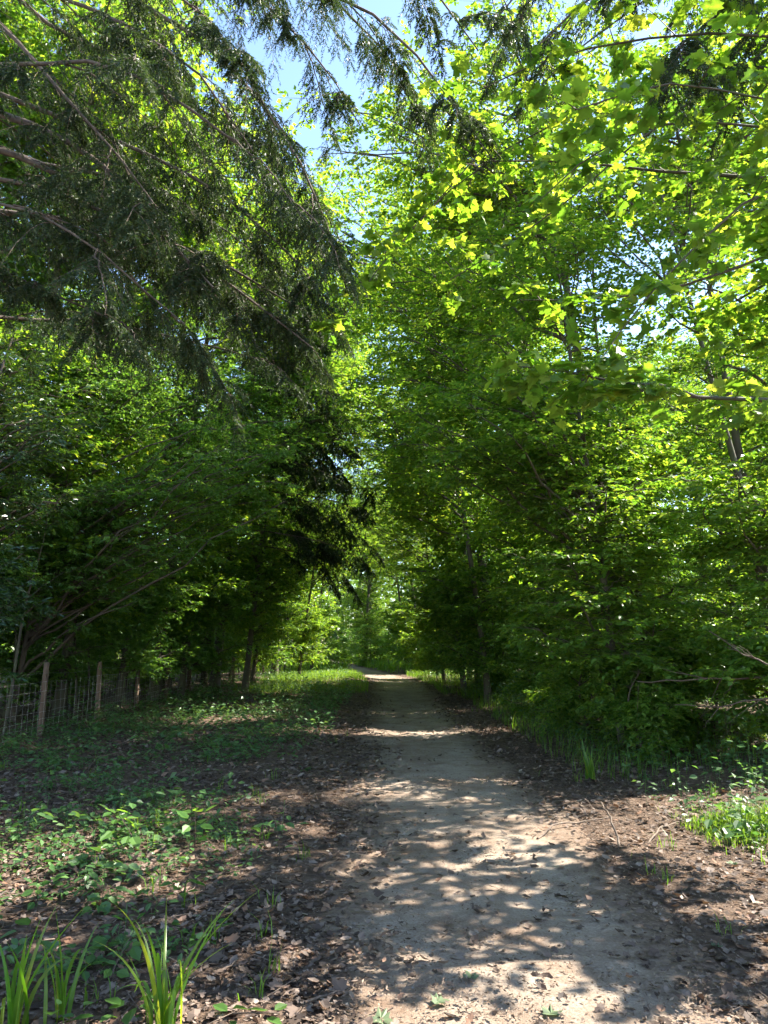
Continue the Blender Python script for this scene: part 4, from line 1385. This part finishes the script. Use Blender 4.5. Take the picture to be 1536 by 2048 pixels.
# ------------------------------------------------------------------ twigs and fallen branches
def twig_thing(name, label, cat, pts, r, seed, side=3, mat='deadwood'):
    rng = np.random.default_rng(seed)
    pts = np.array(pts, float)
    base = pts[0].copy()
    P = resample(pts - base, 12)
    P = P + rng.normal(0, r * .5, P.shape)
    root = thing(name, label, cat, base)
    link('stem', Geo().add(*tubes(P[None], (r * (1 - .6 * np.linspace(0, 1, 12)))[None], 7), 0, True).mesh('stem', [M[mat]]), root)
    L = np.linalg.norm(P[-1] - P[0])
    for i in range(side):
        t = rng.uniform(.25, .85)
        b, tan = at_s(P[None], np.array([[t]]))
        d = norm(tan[0, 0] + rng.normal(0, .7, 3) * [1, 1, .6])
        k = np.linspace(0, 1, 6)[:, None]
        Q = b[0, 0] + d * k * L * rng.uniform(.12, .35) + rng.normal(0, r * .6, (6, 3)) * k
        link('side_twig', Geo().add(*tubes(Q[None], (r * .5 * (1 - .7 * k[:, 0]))[None], 5), 0, True).mesh('side_twig', [M[mat]]), root)
    return root


def gz(px, py, dz=0.0):
    p = gb(px, py)
    return (p[0], p[1], p[2] + dz)


twig_thing('twig', 'pale curved twig standing out of the litter at the right edge of the path', 'twig', [gz(1240, 1690, .01), gz(1232, 1680, .10), gz(1222, 1670, .18), gz(1205, 1655, .24)], .011, 501, 0)
twig_thing('twig', 'long thin stick lying across the right edge of the path', 'twig', [gz(1075, 1675, .02), gz(1110, 1652, .04), gz(1160, 1648, .05), gz(1220, 1640, .05)], .010, 502, 2)
twig_thing('twig', 'thin pale twig in the litter below the bright grass tuft', 'twig', [gz(1295, 1685, .02), gz(1325, 1660, .07), gz(1380, 1640, .05)], .009, 503, 1)
twig_thing('twig', 'straight thin twig lying left of the path by the bottom edge', 'twig', [gz(610, 2008, .03), gz(650, 1995, .03), gz(700, 1985, .03)], .006, 504, 1)
twig_thing('twig', 'short dark stick lying on the near path', 'twig', [gz(1012, 1914, .015), gz(1040, 1917, .015)], .011, 505, 0, 'twig')
twig_thing('twig', 'arched dark runner looping over the ivy on the left', 'twig', [gz(165, 1560, .02), gz(190, 1560, .26), gz(240, 1560, .34), gz(285, 1565, .02)], .007, 506, 1, 'twig')
fb = [([pix(1600, 1350, 9.0), pix(1450, 1358, 9.2), pix(1275, 1364, 9.4)], .028, 'pale fallen branch lying level over the brush at the right edge'),
      ([pix(1600, 1395, 8.6), pix(1500, 1400, 8.7), pix(1440, 1415, 8.8), pix(1350, 1408, 9.0)], .024, 'crooked fallen branch just below the level one at the right edge'),
      ([pix(1580, 1345, 8.4), pix(1490, 1310, 8.6), pix(1420, 1262, 8.8)], .022, 'pale branch slanting up through the beech bush at the right edge'),
      ([gz(1275, 1470, .02), pix(1274, 1420, 9.6), pix(1276, 1370, 9.6)], .014, 'upright dead stick in the brush behind the right strap tuft'),
      ([gz(1390, 1480, .02), pix(1405, 1430, 9.2), pix(1420, 1385, 9.2)], .014, 'leaning dead stick between the fallen branches'),
      ([gz(1462, 1500, .02), pix(1455, 1460, 8.9), pix(1448, 1440, 8.9)], .012, 'short dead stick under the crooked fallen branch')]
for i, (pts, r, lab) in enumerate(fb):
    twig_thing('fallen_branch', lab, 'branch', pts, r * .6, 520 + i, 4, 'twig')
